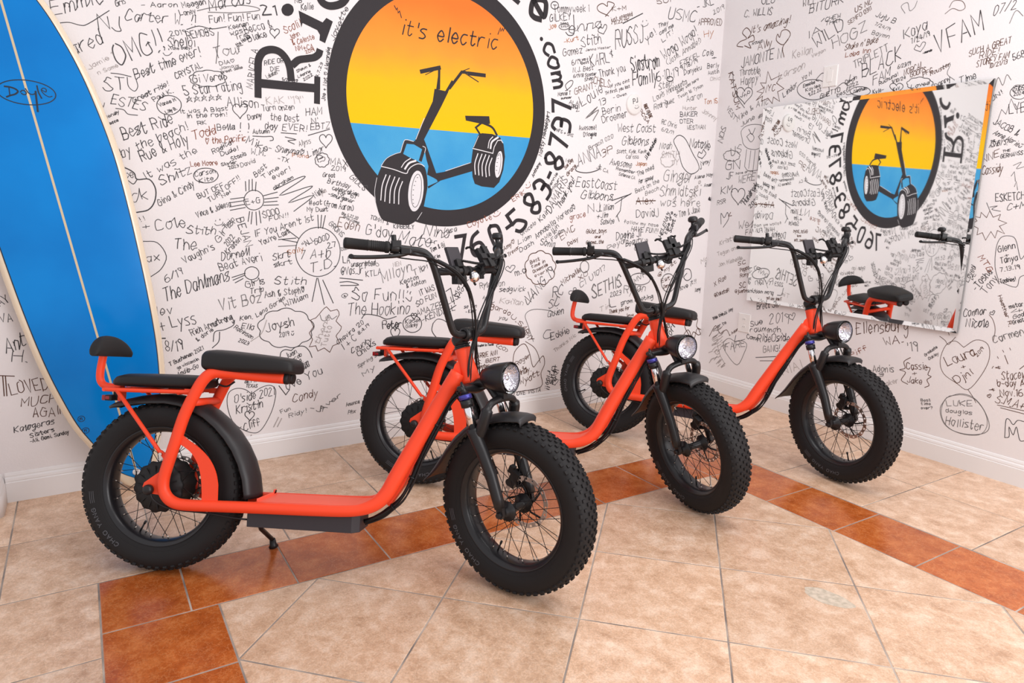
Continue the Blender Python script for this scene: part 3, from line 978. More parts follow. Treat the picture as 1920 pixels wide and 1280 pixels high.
2087,778,2287,891,34,4.4,g,C1 U101?
2459,729,2647,731,50,4.9,g,Rylan
2441,651,2726,679,29,4.4,k,prom meeting
2338,596,2515,614,25,4.3,b,Thank you for
2495,564,2557,564,22,4.3,b,love
2259,612,2349,639,31,4.4,l,Tim
2527,780,2681,854,34,4.6,k,(MVP)
2534,1008,2649,1071,26,4.3,g,cassie
2798,783,2898,809,26,4.5,b,Est.
2821,745,2913,760,22,4.4,b,Dorner
2769,821,2929,920,26,4.5,b,@ myst
2985,719,3142,769,30,4.7,k,love it!!
3138,700,3197,713,31,4.8,k,Amy
2881,420,2943,549,48,6.6,b,Jeff
2913,359,2971,478,54,6.8,k,Horn
3249,1054,3223,882,39,6.8,g,R.S.S.S.
3183,902,3273,939,33,4.8,l,Max
3035,1332,3115,1480,30,6.1,l,Rylee
'''
TEXT_RIGHT = r'''
175,2533,395,2504,42,4.1,k,C. WILLIS
308,2579,408,2570,45,4.1,k,OLO
236,2416,536,2426,43,4.1,b,It's amazing!
257,2347,342,2349,20,3.6,k,xoxo
313,2305,417,2317,43,4.1,b,Ally
182,2220,499,2234,61,4.6,k,JAMONTE N
175,2164,342,2161,41,4.2,g,Throttle
190,2105,348,2111,48,4.3,g,Happy'
585,2211,723,2219,44,4.0,l,Keilan
494,2101,681,2141,42,4.0,l,Larson
722,2195,813,2216,18,3.4,l,Vegan
670,2069,734,2097,24,3.6,g,Yo M
672,2309,775,2326,43,3.9,k,IA
742,2243,924,2324,73,4.5,k,WILD
862,2217,1066,2281,59,4.1,g,HOGZ
622,2502,714,2503,37,3.7,g,WILL
673,2450,896,2461,49,4.0,k,BITURK
789,2385,885,2389,21,3.3,k,CHEW
792,2361,882,2361,21,3.3,k,THAI
981,2392,1076,2422,28,3.4,b,US MC
945,2337,1077,2389,23,3.3,b,SEMFO 0311
1103,2350,1220,2289,25,3.4,k,Juju B
1106,2303,1195,2257,16,3.1,g,7/24/19
1094,2259,1197,2218,20,3.2,g,Baymn
1287,2199,1401,2226,52,3.7,k,Kaya
1329,2168,1420,2191,27,3.2,k,7/24/19
1353,2114,1405,2121,44,3.5,k,♥
1395,2107,1441,2113,11,2.8,k,-amanda
1470,2098,1683,2165,99,4.6,k,VFAM
1629,2059,1811,2092,28,3.0,b,SUCH A GREAT
1679,2039,1762,2050,28,3.0,b,RIDE!
1670,2001,1810,2023,28,3.0,b,STOREY FAM
1732,1987,1807,1998,20,2.8,b,10/21/13
1714,2229,1810,2239,42,3.2,k,07/2
1832,2008,1880,2019,29,3.0,k,56B
939,2201,1134,2210,30,3.5,b,Shake n' Bake
948,2160,1099,2166,24,3.3,r,Loba Inn
1012,2092,1205,2157,40,3.7,g,TRIPLETT
1069,2033,1283,2101,72,4.3,k,BLACK
1138,1990,1232,2019,48,3.8,k,FAM
1269,2052,1337,2061,20,3.1,k,6/23/19
1176,1979,1276,2018,19,3.2,k,Ruchuna!
1309,2011,1407,2040,30,3.3,b,NORCAL
1346,1998,1424,2016,25,3.2,b,GOONS
1413,1994,1458,2012,21,3.1,b,PFC
1452,1992,1545,2027,21,3.0,b,Rouster
1605,1930,1677,1951,33,3.2,k,Time
1486,1925,1557,1959,25,3.1,k,Danny
1260,1939,1295,1943,17,3.1,k,K+V
1246,1979,1320,1994,17,3.1,k,3/10/24
1145,1936,1205,1945,23,3.3,k,Kyle-
1026,1958,1103,1966,18,3.2,k,Nathan
966,2012,1033,2032,21,3.3,k,Devin
979,1987,1050,2001,18,3.2,k,2022
1356,1941,1450,1950,19,3.1,k,Loved
974,1947,1055,1960,30,3.5,k,☺
810,1951,937,1975,25,3.5,k,GHETTO
923,1947,1001,1973,21,3.3,k,best!
382,2035,473,2040,40,4.0,b,NYC
194,2026,270,2035,28,3.9,k,J+P
544,1987,639,2045,32,3.9,k,Lindor
683,2030,762,2044,19,3.4,k,Emmalee
705,2003,802,2021,19,3.4,k,Kaylee
727,1972,812,1996,19,3.4,k,9.22.22
188,1873,311,1943,32,4.1,g,Mike &
220,1836,331,1881,30,4.0,g,June
336,1951,428,1961,37,4.0,g,Alic
361,1878,427,1899,20,3.7,g,attitude
113,1565,236,1561,61,4.7,k,GN
130,1500,191,1502,40,4.3,k,JF
237,1466,375,1485,46,4.4,g,WERE
212,1526,355,1540,14,3.7,g,have drive
92,1395,187,1406,48,4.5,k,KM
304,1314,413,1453,44,5.2,k,"Hundreds
359,1304,427,1367,25,4.6,k,2023
74,2199,165,1954,39,5.2,b,KATSUM
80,1963,154,1886,30,4.6,g,VEST
65,1742,93,1839,45,5.7,g,NOS
151,1652,242,1676,49,4.5,g,US
65,1322,137,1337,29,4.2,g,RSR
1766,1831,1808,1863,20,2.9,k,UN!
1853,1865,1897,1869,22,2.8,k,G&C
1858,1845,1900,1850,15,2.7,k,2024
1850,1764,1916,1772,45,3.3,k,LYE
1783,1728,1900,1663,26,3.1,k,JACOB &
1792,1678,1920,1606,22,3.0,k,Anne Marie☺
1784,1616,1861,1624,25,3.0,k,ASHBY'S!
1788,1638,1807,1640,10,2.7,k,THE
1847,1588,1879,1594,10,2.6,k,THE
1842,1561,1935,1576,18,2.8,k,GERMANSS
1763,1544,1836,1569,33,3.2,b,NNE
1769,1488,1858,1498,39,3.3,b,Cassidy
1850,1357,1972,1370,36,3.2,k,ESKETCH
1905,1317,1978,1331,30,3.1,k,C+M
1896,1116,1965,1141,30,3.1,k,Glenn
1927,1095,1945,1104,17,2.8,k,+
1913,1063,1984,1086,28,3.1,k,Tanya
1919,1024,1999,1047,20,2.9,k,7.13.19
1927,968,1991,988,20,2.9,k,Toobies!
1779,958,1806,1033,26,3.1,k,Loved
1798,965,1811,1001,15,2.8,k,it
1822,919,1884,1016,34,3.2,k,-Tasha
1870,909,1917,988,36,3.2,k,Tony
1806,1086,1865,1017,27,2.9,r,MTG
1782,786,1885,807,38,3.4,k,Connor
1800,731,1903,748,41,3.5,k,Nicole
1907,805,1925,818,18,3.0,k,♥
1926,905,1994,765,16,2.6,b,Heather R.
1983,852,2042,873,20,2.9,k,metar
1994,828,2037,845,18,2.9,k,4
2007,804,2049,826,19,2.9,k,God
2010,778,2053,800,19,2.9,k,Great
1940,674,2064,738,37,3.4,g,Carmen
1741,518,1865,597,46,3.7,b,Laura
1810,516,1829,528,20,3.1,b,+
1797,436,1871,501,35,3.5,b,Djnl
1876,591,1899,636,15,2.7,b,2019
1999,500,2094,532,39,3.3,b,Stacey
1987,465,2100,492,32,3.2,b,b-day A
2005,420,2100,444,32,3.2,b,Nov.16
1986,385,2111,383,37,3.3,b,S.M.A+
1967,536,1990,547,23,3.0,b,*
1962,420,1982,431,23,3.1,b,*
1954,393,1967,402,17,3.0,b,♥
1532,453,1642,474,35,3.6,b,Cassie
1568,428,1590,436,20,3.2,b,+
1544,383,1622,389,32,3.5,b,Jake
1213,595,1510,663,62,4.3,b,Ellensburg
1390,558,1495,598,44,3.8,b,WA.
1525,547,1579,564,52,3.9,g,'19
1621,543,1678,600,14,3.1,g,Graduate
1643,527,1688,567,14,3.1,g,Oakley
1344,396,1464,420,37,3.7,g,Adonis
1382,377,1406,385,21,3.4,g,3
1411,327,1498,369,26,3.5,l,Baker
1198,445,1289,517,30,3.8,r,Piff
1764,307,1886,337,28,3.3,g,LUKE
1764,272,1890,293,20,3.1,g,douglas
1771,204,1953,226,43,3.6,g,Hollister
1632,296,1681,309,14,3.1,g,Best
1635,276,1684,289,14,3.1,g,time
1638,253,1695,271,14,3.1,g,ever?
487,638,655,679,43,4.3,k,Brett Sm
597,558,740,590,63,4.7,g,2019
755,600,796,620,42,4.2,g,♥
447,515,545,553,35,4.2,k,Sue
446,479,690,520,36,4.3,k,raummoh
424,430,524,433,29,4.1,k,Come
516,424,766,470,50,4.5,k,RideOside
571,362,701,394,43,4.3,g,GANG!
619,171,883,319,53,4.6,l,MNINIAI
246,314,417,373,45,4.6,g,FARE
115,509,200,560,21,4.2,k,Ride this
201,552,287,610,20,4.1,k,hili day
161,461,236,504,21,4.2,k,or be
274,419,345,476,16,4.0,b,- Adam
265,1163,409,1179,50,4.5,g,Well
338,1127,418,1141,32,4.1,g,FAM
119,1042,259,1094,29,4.2,l,Kristin
108,967,284,1030,25,4.2,l,Tegan and
125,893,329,961,26,4.2,l,Jon Michelle
323,763,377,777,36,4.3,b,SC
289,726,417,749,22,4.0,b,@justme
320,873,391,901,25,4.0,b,Poppa
324,837,395,858,25,4.0,b,Rony
297,915,360,935,25,4.0,b,SC
100,746,202,817,30,4.4,b,X Rae
108,674,236,731,25,4.2,b,@DakotaR
764,2390,780,2402,23,4.2,k,.
'''
STROKES_BACK = r'''
k;3.1;-609,1962 -574,1969 -538,1964 -510,1973 -430,2036
g;3.5;-93,2088 -26,2112 87,2139 156,2141 165,2129 62,2104 -49,2089
k;3.5;-140,2005 -90,2026 -38,2022 25,2040
g;3.6;-28,1879 -18,1945 -12,2013
k;3.3;-443,1791 -410,1791 -369,1785
k;3.3;-436,1651 -407,1648 -392,1632 -356,1630
k;3.8;115,1577 166,1578 202,1581 207,1566 192,1561
k;4.1;374,1598 481,1635
k;4.0;245,1601 318,1601
k;4.0;264,1583 314,1574 276,1566 306,1553
k;5.1;-432,1414 -405,1402 -386,1387 -377,1362 -330,1364 -308,1322 -316,1269 -343,1233 -390,1221
k;3.5;-377,1362 -393,1342 -413,1357
k;4.0;202,1335 321,1396 347,1395 226,1310 366,1355 376,1347 267,1276 391,1314 291,1235
k;3.5;-374,1096 -317,1089 -285,1029 -310,972 -355,938
k;4.1;212,1099 297,1106
g;4.1;210,1066 298,1070
k;4.1;260,1143 310,1104
k;4.1;230,1099 304,1085
k;3.9;!72,1370 72,1326
k;3.9;!89,1378 86,1329
k;3.9;!103,1381 101,1329
k;3.9;!120,1369 115,1327
k;4.0;!151,1306 216,1325
k;4.0;!155,1291 220,1300
k;4.0;!154,1276 214,1282
k;4.0;!149,1261 219,1265
k;3.8;!1,1287 61,1296
k;3.8;!-4,1270 60,1281
k;3.8;!-5,1251 62,1264
k;3.8;!-2,1236 66,1250
k;3.9;!84,1232 75,1185
k;3.9;!96,1230 88,1173
k;3.9;!113,1230 113,1168
k;4.0;!128,1236 133,1178
k;4.2;!409,1219 410,1153
k;4.3;428,1219 421,1156
k;4.3;447,1217 431,1153
k;4.3;394,905 366,787
k;4.3;399,905 428,768
k;4.4;424,894 475,773
k;3.9;-11,923 50,941
k;3.9;-7,910 45,931
k;4.0;2,897 39,916
k;3.9;-111,622 -101,668 -60,675 -18,693 -10,718
k;4.0;-117,592 -87,620 -80,666
k;5.6;!-336,657 -314,655
k;4.3;196,519 202,541 223,552 252,544
k;4.3;252,544 277,561 317,560 343,533 356,498
k;4.3;!184,369 216,318 236,343
k;3.4;49,345 22,370 -17,381 -50,369 -64,335 -62,276 -41,210 4,165 49,143 80,147 113,186 148,254 167,330 160,364 135,378 93,369 51,345
b;3.9;!-938,551 -890,543
b;3.9;!-929,547 -932,463
b;3.9;!-920,546 -923,462
k;4.6;626,682 650,703 719,690 767,669 823,680
k;4.5;513,901 567,894 636,885
k;4.5;512,879 563,880 612,861 515,862
b;4.7;1585,321 1598,410 1663,454 1704,400 1736,302 1767,322 1811,363 1825,309 1799,250 1802,163 1613,152
k;6.2;!2313,1331 2469,1375
k;5.1;!2397,1350 2389,1268 2360,1234 2356,1227
k;5.1;!2389,1268 2364,1237 2385,1200
k;5.0;!2341,1311 2407,1346 2478,1382
b;6.5;!2523,1332 2695,1339
k;5.9;!2333,2395 2490,2477
k;6.3;!2569,1883 2587,1888
k;5.8;2026,1536 2016,1504 2099,1495 2192,1518 2203,1551
g;5.8;2102,1831 2161,1892 2074,1816 2171,1874 2132,1808
k;4.5;1929,1962 1912,1990 1942,2018 1966,2020 1959,1995 1928,1968 1913,1960
k;5.4;2854,1767 2828,1730 2879,1664 2928,1572 3010,1526 3086,1558 3070,1608 3023,1655 2942,1748 2889,1773 2854,1767
g;3.5;404,717 414,688 437,687 449,714 465,690 493,705
b;3.5;413,735 439,756 460,732 494,739 505,710 487,678 515,647 502,620 485,599 501,563 466,549 449,517 421,542 387,529 377,558 344,555 362,592 346,627 369,658 354,692 382,702 413,735
b;6.1;3097,402 3059,456 3076,502 3122,479 3141,513 3186,502 3181,447 3241,411 3210,381 3152,410 3133,371 3097,402
b;6.0;3021,350 3094,430 3158,346 3194,434 3261,329
k;5.1;1122,761 1139,699 1190,720
k;5.1;!1125,803 1155,820 1180,727
k;4.1;1045,626 1072,648 1112,639 1146,612
k;5.1;1045,626 1038,584 1072,538 1133,498
l;4.1;59,608 111,643 139,708
g;5.7;1666,732 1687,695 1724,755
k;5.9;3003,813 3018,869 3072,864 3089,810 3048,789 3013,813 3042,842
g;4.2;1734,462 1691,566 1669,633 1728,663 1849,648 1912,617
b;4.1;1675,467 1736,428 1769,384 1792,320
g;4.2;-36,201 -25,172 -7,183
l;5.6;16,82 39,134
l;5.7;149,158 175,205
l;5.7;167,156 190,197
k;5.2;2331,697 2344,643 2395,643
g;4.8;2858,1346 2886,1372 2870,1329
k;3.4;-87,1840 -75,1845 -62,1847 -48,1847 -38,1845 -24,1846 -11,1845 -4,1840 -1,1834 9,1831 14,1826 13,1820 6,1813 7,1807 2,1801 -8,1795 -21,1791 -30,1785 -42,1780 -55,1779 -69,1779 -82,1776 -96,1775 -107,1778 -114,1782 -126,1783 -135,1787 -138,1793 -136,1799 -141,1804 -142,1810 -136,1816 -125,1821 -122,1828 -113,1834 -101,1838 -87,1840 -75,1845
k;3.3;-244,1720 -231,1723 -219,1723 -207,1721 -197,1716 -189,1709 -183,1700 -182,1690 -183,1680 -188,1669 -196,1660 -206,1652 -217,1646 -230,1643 -243,1643 -255,1645 -265,1650 -272,1657 -277,1666 -279,1676 -278,1686 -273,1697 -265,1706 -255,1714 -244,1720 -231,1723
k;3.5;-114,1420 -100,1422 -87,1422 -74,1420 -63,1416 -54,1410 -49,1402 -46,1394 -48,1385 -53,1377 -61,1369 -71,1363 -84,1359 -97,1357 -111,1357 -123,1359 -134,1363 -143,1369 -148,1377 -150,1385 -149,1394 -144,1402 -136,1410 -126,1416 -114,1420 -100,1422
k;3.7;94,1328 105,1330 117,1330 128,1326 137,1320 145,1311 149,1301 151,1289 150,1277 146,1265 139,1255 129,1247 118,1242 107,1239 95,1240 84,1243 75,1250 68,1259 63,1269 61,1281 63,1293 67,1304 74,1314 83,1322 94,1328 105,1330
k;3.9;429,1515 435,1519 441,1520 447,1519 452,1516 458,1516 464,1513 467,1508 468,1502 473,1498 475,1493 475,1487 471,1481 472,1475 470,1469 465,1465 459,1462 455,1457 450,1453 443,1452 437,1454 431,1452 425,1452 420,1456 417,1461 411,1463 407,1467 405,1473 406,1479 404,1484 404,1490 407,1496 411,1500 413,1506 417,1511 423,1514 429,1515 435,1519
k;4.0;371,1152 400,1158 429,1156 457,1146 482,1128 501,1104 514,1075 519,1043 516,1011 506,980 488,953 464,932 437,919 407,913 378,916 350,928 326,946 308,971 296,999 292,1030 295,1062 305,1091 322,1117 344,1138 371,1152 400,1158
k;3.8;70,969 79,971 88,970 96,967 103,963 108,956 112,949 113,941 112,933 109,926 104,919 97,914 89,911 80,909 72,910 64,913 57,918 51,924 48,931 47,939 48,947 51,955 56,961 63,966 70,969 79,971
k;4.0;193,750 213,759 237,762 260,756 279,743 304,741 326,731 340,715 345,697 363,683 372,666 369,648 356,633 359,614 351,597 332,586 308,581 293,567 272,559 247,560 224,568 200,565 176,570 157,582 145,598 123,607 107,621 102,639 107,656 97,673 96,690 107,705 126,716 132,732 147,745 169,751 193,750 213,759
k;4.7;900,678 914,680 929,678 943,673 955,666 965,655 971,644 974,631 973,619 968,607 960,597 949,590 936,585 921,584 906,586 893,591 881,599 871,609 865,621 862,633 863,645 868,657 876,666 887,674 900,678 914,680
b;5.4;1733,1008 1749,1018 1769,1022 1788,1017 1805,1005 1826,1003 1844,995 1857,979 1862,961 1878,947 1887,930 1885,911 1876,895 1879,876 1874,858 1859,845 1840,839 1829,824 1812,814 1791,814 1772,820 1752,816 1732,819 1715,830 1704,847 1685,855 1671,869 1665,887 1668,905 1658,922 1657,940 1664,956 1679,968 1683,986 1695,1000 1713,1007 1733,1008 1749,1018
g;6.7;2837,842 2854,844 2872,843 2889,837 2904,827 2917,814 2927,799 2932,782 2932,766 2928,750 2919,736 2907,726 2892,719 2875,717 2857,719 2840,725 2825,735 2812,748 2803,763 2798,779 2798,796 2802,811 2810,824 2822,835 2837,842 2854,844
g;5.1;1876,2325 1886,2327 1896,2329 1905,2329 1914,2328 1921,2325 1925,2322 1927,2319 1927,2314 1924,2310 1918,2306 1911,2302 1902,2299 1892,2296 1882,2295 1873,2295 1864,2296 1858,2299 1853,2302 1851,2305 1851,2310 1854,2314 1860,2318 1867,2322 1876,2325 1886,2327
l;6.3;2761,1646 2770,1652 2782,1654 2793,1653 2803,1648 2815,1648 2826,1645 2833,1639 2836,1631 2845,1625 2851,1618 2850,1610 2845,1602 2847,1594 2845,1586 2837,1579 2826,1576 2820,1569 2810,1564 2799,1562 2787,1564 2776,1562 2764,1562 2754,1566 2748,1573 2736,1576 2728,1582 2724,1589 2725,1598 2720,1605 2718,1613 2723,1620 2731,1626 2733,1634 2739,1641 2750,1645 2761,1646 2770,1652
k;6.1;2747,2132 2754,2133 2762,2134 2769,2134 2775,2132 2781,2130 2784,2127 2786,2123 2786,2119 2784,2115 2780,2112 2775,2108 2768,2106 2761,2105 2753,2104 2746,2104 2740,2106 2734,2108 2731,2111 2729,2115 2729,2119 2731,2123 2735,2126 2740,2129 2747,2132 2754,2133
k;5.0;1806,2433 1813,2435 1820,2436 1826,2435 1832,2433 1837,2430 1840,2426 1842,2421 1842,2416 1840,2411 1836,2406 1831,2401 1825,2398 1818,2396 1811,2395 1805,2396 1799,2398 1794,2401 1791,2405 1790,2410 1790,2415 1792,2421 1795,2425 1800,2430 1806,2433 1813,2435
g;5.8;2101,949 2110,951 2119,950 2127,947 2135,941 2142,934 2146,925 2148,915 2148,905 2146,896 2141,888 2135,882 2127,878 2118,876 2109,877 2100,880 2093,886 2086,893 2082,902 2080,912 2080,922 2082,931 2087,939 2093,945 2101,949 2110,951
g;6.4;2564,856 2587,857 2611,855 2634,851 2655,845 2672,836 2684,827 2689,816 2689,806 2682,796 2669,788 2651,782 2629,778 2606,777 2582,779 2558,783 2538,789 2522,798 2511,807 2505,818 2506,828 2513,837 2525,846 2543,852 2564,856 2587,857
k;3.6;235,2052 235,2054 238,2058 243,2062 249,2063 255,2060 256,2053 254,2046 248,2039 241,2032 236,2026 234,2021 233,2020 233,2021 231,2025 226,2030 220,2035 215,2040 213,2047 215,2054 221,2059 227,2060 232,2057 234,2054 235,2052
k;3.5;65,1699 65,1702 69,1709 77,1715 87,1716 95,1710 97,1700 93,1688 85,1677 74,1667 67,1658 63,1651 62,1649 62,1651 58,1657 51,1665 42,1673 34,1683 32,1694 36,1704 44,1712 54,1713 61,1708 64,1702 65,1699
k;3.9;461,1593 462,1596 465,1603 473,1609 482,1609 490,1603 493,1593 489,1581 481,1570 471,1560 464,1551 460,1545 459,1543 459,1545 456,1551 449,1559 439,1568 432,1577 429,1588 432,1599 441,1606 450,1607 457,1602 460,1596 461,1593
k;4.0;36,244 37,247 39,251 45,254 51,253 57,247 59,239 56,231 50,224 43,218 38,213 35,209 34,207 34,209 32,214 27,221 21,229 15,237 14,246 16,253 22,257 29,257 34,252 36,247 36,244
k;4.6;816,600 816,603 819,609 825,614 833,613 840,606 843,596 840,585 833,575 825,567 819,559 816,553 815,551 815,553 812,559 806,568 798,578 792,589 789,600 792,610 799,616 807,616 813,610 815,603 816,600
k;4.7;927,682 928,684 930,688 933,690 938,690 942,686 944,680 942,674 938,669 933,664 929,660 928,657 927,655 927,657 925,660 922,665 917,670 913,676 911,682 913,688 917,691 922,691 925,688 927,684 927,682
'''
STROKES_RIGHT = r'''
l;5.6;!127,291 155,320
l;5.5;!153,437 170,467
l;5.6;!118,380 161,411
l;5.5;!200,325 233,346
l;5.6;!182,208 209,241
l;5.5;!158,438 195,467
l;5.6;!117,439 160,469
l;5.5;!192,206 224,244
l;5.6;!150,221 177,258
l;5.4;!199,433 217,451
l;5.4;!233,342 265,368
l;5.6;!148,342 175,371
l;5.6;!173,198 210,233
l;5.5;!220,180 253,203
l;5.5;!219,188 256,219
l;5.5;!172,397 209,427
l;5.6;!118,431 155,468
l;5.6;!115,213 143,235
l;5.6;!139,230 178,250
l;5.5;!153,441 190,466
l;5.5;!225,185 251,222
l;5.6;!118,427 152,445
l;5.6;!118,329 152,351
l;5.7;!106,192 129,228
l;5.5;!207,357 239,382
l;5.5;!174,285 206,318
l;5.4;!225,322 252,354
l;5.6;!120,361 163,392
l;5.5;!141,451 169,478
l;5.7;!94,265 128,284
l;5.5;!165,322 203,348
l;5.5;!183,247 206,264
l;5.5;!190,182 213,206
l;5.5;!156,363 184,384
l;5.6;!144,279 167,303
l;5.5;!177,452 204,480
l;5.6;!123,385 161,407
l;5.6;!119,321 153,343
l;5.6;!131,355 169,381
l;5.5;!196,413 218,440
l;5.5;!209,334 232,354
l;5.5;!147,397 183,434
l;5.6;!114,368 152,398
l;5.5;!191,362 209,381
l;5.5;!184,380 211,408
l;5.6;!143,334 182,356
b;5.0;182,2347 130,2362 155,2385 208,2395 168,2436 200,2462 240,2422 217,2394 259,2406 271,2371 229,2365 250,2329 195,2352
b;4.5;520,2230 504,2292 552,2352 525,2388 485,2389 473,2354 455,2376 451,2339 503,2305 539,2330
g;5.1;111,2200 130,2112 177,2022 238,1957
b;4.3;!331,1994 378,2035 329,2048 383,2064 353,2100 397,2092 405,2162 437,2106 516,2127 481,2081 542,2041 495,2028 518,1967 466,1999 462,1960 424,1997 375,1983 380,2015 331,1994
k;3.8;787,2053 768,2062 800,2093 821,2093
k;3.7;904,1990 929,2011 955,2022 984,2004
g;3.9;993,2061 988,2027 976,2011 1019,2040 1009,2012
g;4.0;242,1752 227,1808 269,1839 339,1843 410,1827 448,1791 453,1745 423,1707 366,1683 294,1694 255,1723 242,1752
g;4.0;277,1770 310,1788 340,1759 316,1733 277,1770
g;3.9;374,1763 407,1781 427,1753 403,1735 374,1763
k;3.9;289,1817 320,1781 342,1820
g;4.0;!286,1687 280,1577
g;3.9;!322,1678 317,1562
g;3.9;!358,1677 354,1554
g;3.9;!392,1681 389,1553
g;3.8;!425,1693 424,1552
g;4.0;280,1577 319,1548 424,1552
k;4.3;114,1190 106,1264 138,1235 163,1272 178,1229 136,1169
b;5.2;!192,1273 176,1247 204,1251
b;2.6;!1751,1246 1779,1263 1760,1286 1791,1279 1792,1305 1820,1280 1830,1314 1849,1283 1880,1297 1874,1271 1913,1257 1883,1241 1911,1206 1877,1220 1872,1184 1849,1214 1831,1171 1811,1207 1788,1195 1789,1227 1751,1246
k;2.5;1919,975 1892,1045 1884,1136 1896,1185 1927,1197 1961,1183 1990,1105 2001,1093 2018,1132
k;2.4;1923,975 1996,957 2005,1004 2034,1022
b;2.6;1805,627 1759,652 1716,619 1700,538 1726,472 1797,436 1855,416 1906,503 1930,593 1913,663 1857,675 1805,627
b;2.6;1855,416 1885,382 1901,358
b;3.6;1544,521 1512,491 1523,457 1495,442 1529,434 1511,387 1549,372
b;3.5;1632,486 1655,485 1648,449 1666,441 1647,419 1662,393 1641,376
g;3.1;1759,349 1820,385 1885,382 1942,332 1978,259 1959,214 1887,186 1808,186 1758,218 1735,285 1759,349
g;2.4;1771,361 1836,383 1899,371 1952,315 1967,250 1936,198 1849,180 1779,201 1744,258 1748,326 1771,361
k;4.2;330,436 319,359 333,316
k;4.5;!515,314 680,354
g;4.5;!552,299 683,326
g;4.2;325,390 266,402 222,356 258,293 362,230 417,332 429,390 380,407 325,390
b;4.5;86,386 139,473 185,423 240,459 273,426
b;3.1;!1998,372 2117,374
b;3.1;!2014,362 2119,359
b;3.1;!1995,623 2015,584
b;3.0;!2068,569 2087,594
b;2.5;!1964,611 1970,602
b;2.5;!1982,647 1989,637
b;2.4;!2011,663 2017,653
b;2.5;!1949,548 1954,560
k;3.1;2053,220 2046,306 2059,315 2080,294 2095,320 2122,322
k;3.1;2053,220 2071,231 2064,278 2087,244 2095,287 2118,227 2140,231
k;2.5;!1810,1352 1837,1301
k;2.5;1827,1331 1860,1337 1838,1321 1878,1312
k;2.4;1866,1856 1847,1875 1860,1893 1905,1887
k;2.4;!1803,1734 1814,1789 1836,1765 1849,1834 1876,1783 1908,1792
g;2.7;1792,2178 1812,2230 1845,2200
g;2.7;1768,1880 1778,1939 1803,1900 1814,1946 1836,1920
g;2.7;1502,2021 1544,2035 1535,1990 1576,1954
g;2.8;1273,2329 1247,2369 1280,2380 1297,2337 1321,2348 1331,2377
b;2.6;1501,2309 1518,2336 1560,2326 1579,2293 1556,2283 1518,2301 1484,2283
b;2.7;1680,663 1710,646 1728,627 1746,652 1759,672
b;2.4;!1709,711 1727,677
l;4.4;168,342 201,270 246,221
b;2.5;1899,809 1920,785 1936,740 1935,681
g;2.4;1902,1526 1934,1540 1918,1511 1952,1520
k;2.4;!1900,1477 1911,1497 1922,1452
k;2.4;!1921,1427 1926,1452 1937,1412
k;3.9;713,2069 741,2068 770,2063 798,2055 823,2043 843,2030 857,2015 864,1999 865,1984 857,1971 843,1960 823,1953 798,1949 770,1949 741,1953 713,1961 687,1973 665,1987 650,2002 642,2018 642,2034 650,2047 666,2058 687,2066 713,2069 741,2068
k;3.6;1042,1988 1058,1987 1074,1985 1089,1981 1103,1976 1114,1970 1122,1963 1126,1956 1126,1950 1122,1945 1114,1940 1102,1938 1088,1936 1072,1937 1056,1939 1040,1943 1026,1948 1014,1955 1006,1961 1002,1968 1002,1975 1007,1980 1015,1984 1027,1987 1042,1988 1058,1987
k;3.2;1377,1991 1386,1993 1398,1993 1411,1989 1421,1984 1433,1982 1445,1978 1452,1972 1456,1966 1465,1961 1470,1955 1470,1949 1465,1945 1467,1939 1464,1934 1456,1931 1445,1930 1439,1926 1429,1924 1417,1925 1405,1928 1393,1928 1380,1930 1369,1935 1362,1941 1350,1945 1340,1950 1336,1957 1337,1962 1331,1969 1330,1975 1334,1979 1343,1982 1346,1988 1353,1991 1364,1992 1377,1991 1386,1993
k;2.7;1861,1886 1870,1887 1879,1885 1889,1881 1897,1876 1904,1870 1909,1863 1912,1855 1913,1847 1911,1841 1907,1835 1900,1831 1892,1828 1883,1828 1874,1830 1864,1833 1856,1838 1849,1845 1843,1852 1840,1860 1840,1867 1842,1874 1846,1880 1853,1884 1861,1886 1870,1887
g;4.8;136,1685 146,1688 158,1689 171,1686 182,1682 195,1681 206,1677 214,1672 217,1665 227,1660 233,1654 232,1648 227,1642 229,1636 226,1630 217,1626 206,1624 199,1619 189,1616 176,1616 163,1618 151,1617 138,1618 126,1622 119,1628 106,1631 97,1637 93,1643 94,1650 87,1656 86,1663 91,1668 101,1672 103,1678 111,1683 122,1685 136,1685 146,1688
l;5.1;166,298 171,300 176,300 181,300 186,299 190,296 192,293 194,289 194,285 192,281 190,277 186,274 182,271 177,269 172,269 167,269 162,270 158,273 156,276 154,280 154,284 155,288 158,292 162,295 166,298 171,300
k;4.6;227,2061 227,2066 233,2076 248,2083 268,2080 286,2067 294,2049 290,2031 275,2016 257,2003 243,1991 236,1982 236,1978 234,1982 226,1993 208,2008 186,2026 167,2046 158,2065 163,2082 179,2091 200,2089 216,2078 225,2066 227,2061
k;3.4;1275,1965 1275,1967 1278,1972 1286,1976 1297,1974 1307,1967 1312,1958 1310,1949 1302,1942 1292,1935 1284,1929 1281,1924 1280,1923 1279,1925 1275,1930 1265,1938 1253,1948 1242,1958 1237,1968 1240,1976 1249,1980 1260,1979 1269,1973 1274,1967 1275,1965
k;4.7;243,1407 244,1412 249,1423 262,1432 280,1432 296,1421 303,1403 300,1383 287,1366 271,1350 259,1335 253,1325 253,1321 251,1325 244,1335 228,1349 208,1365 191,1383 183,1403 187,1421 201,1432 219,1433 234,1423 242,1412 243,1407
'''
CAPTION = r'''
862,2128,996,2122,71,6.9,k,it's
1066,2124,1429,2129,73,7.2,k,electric
'''
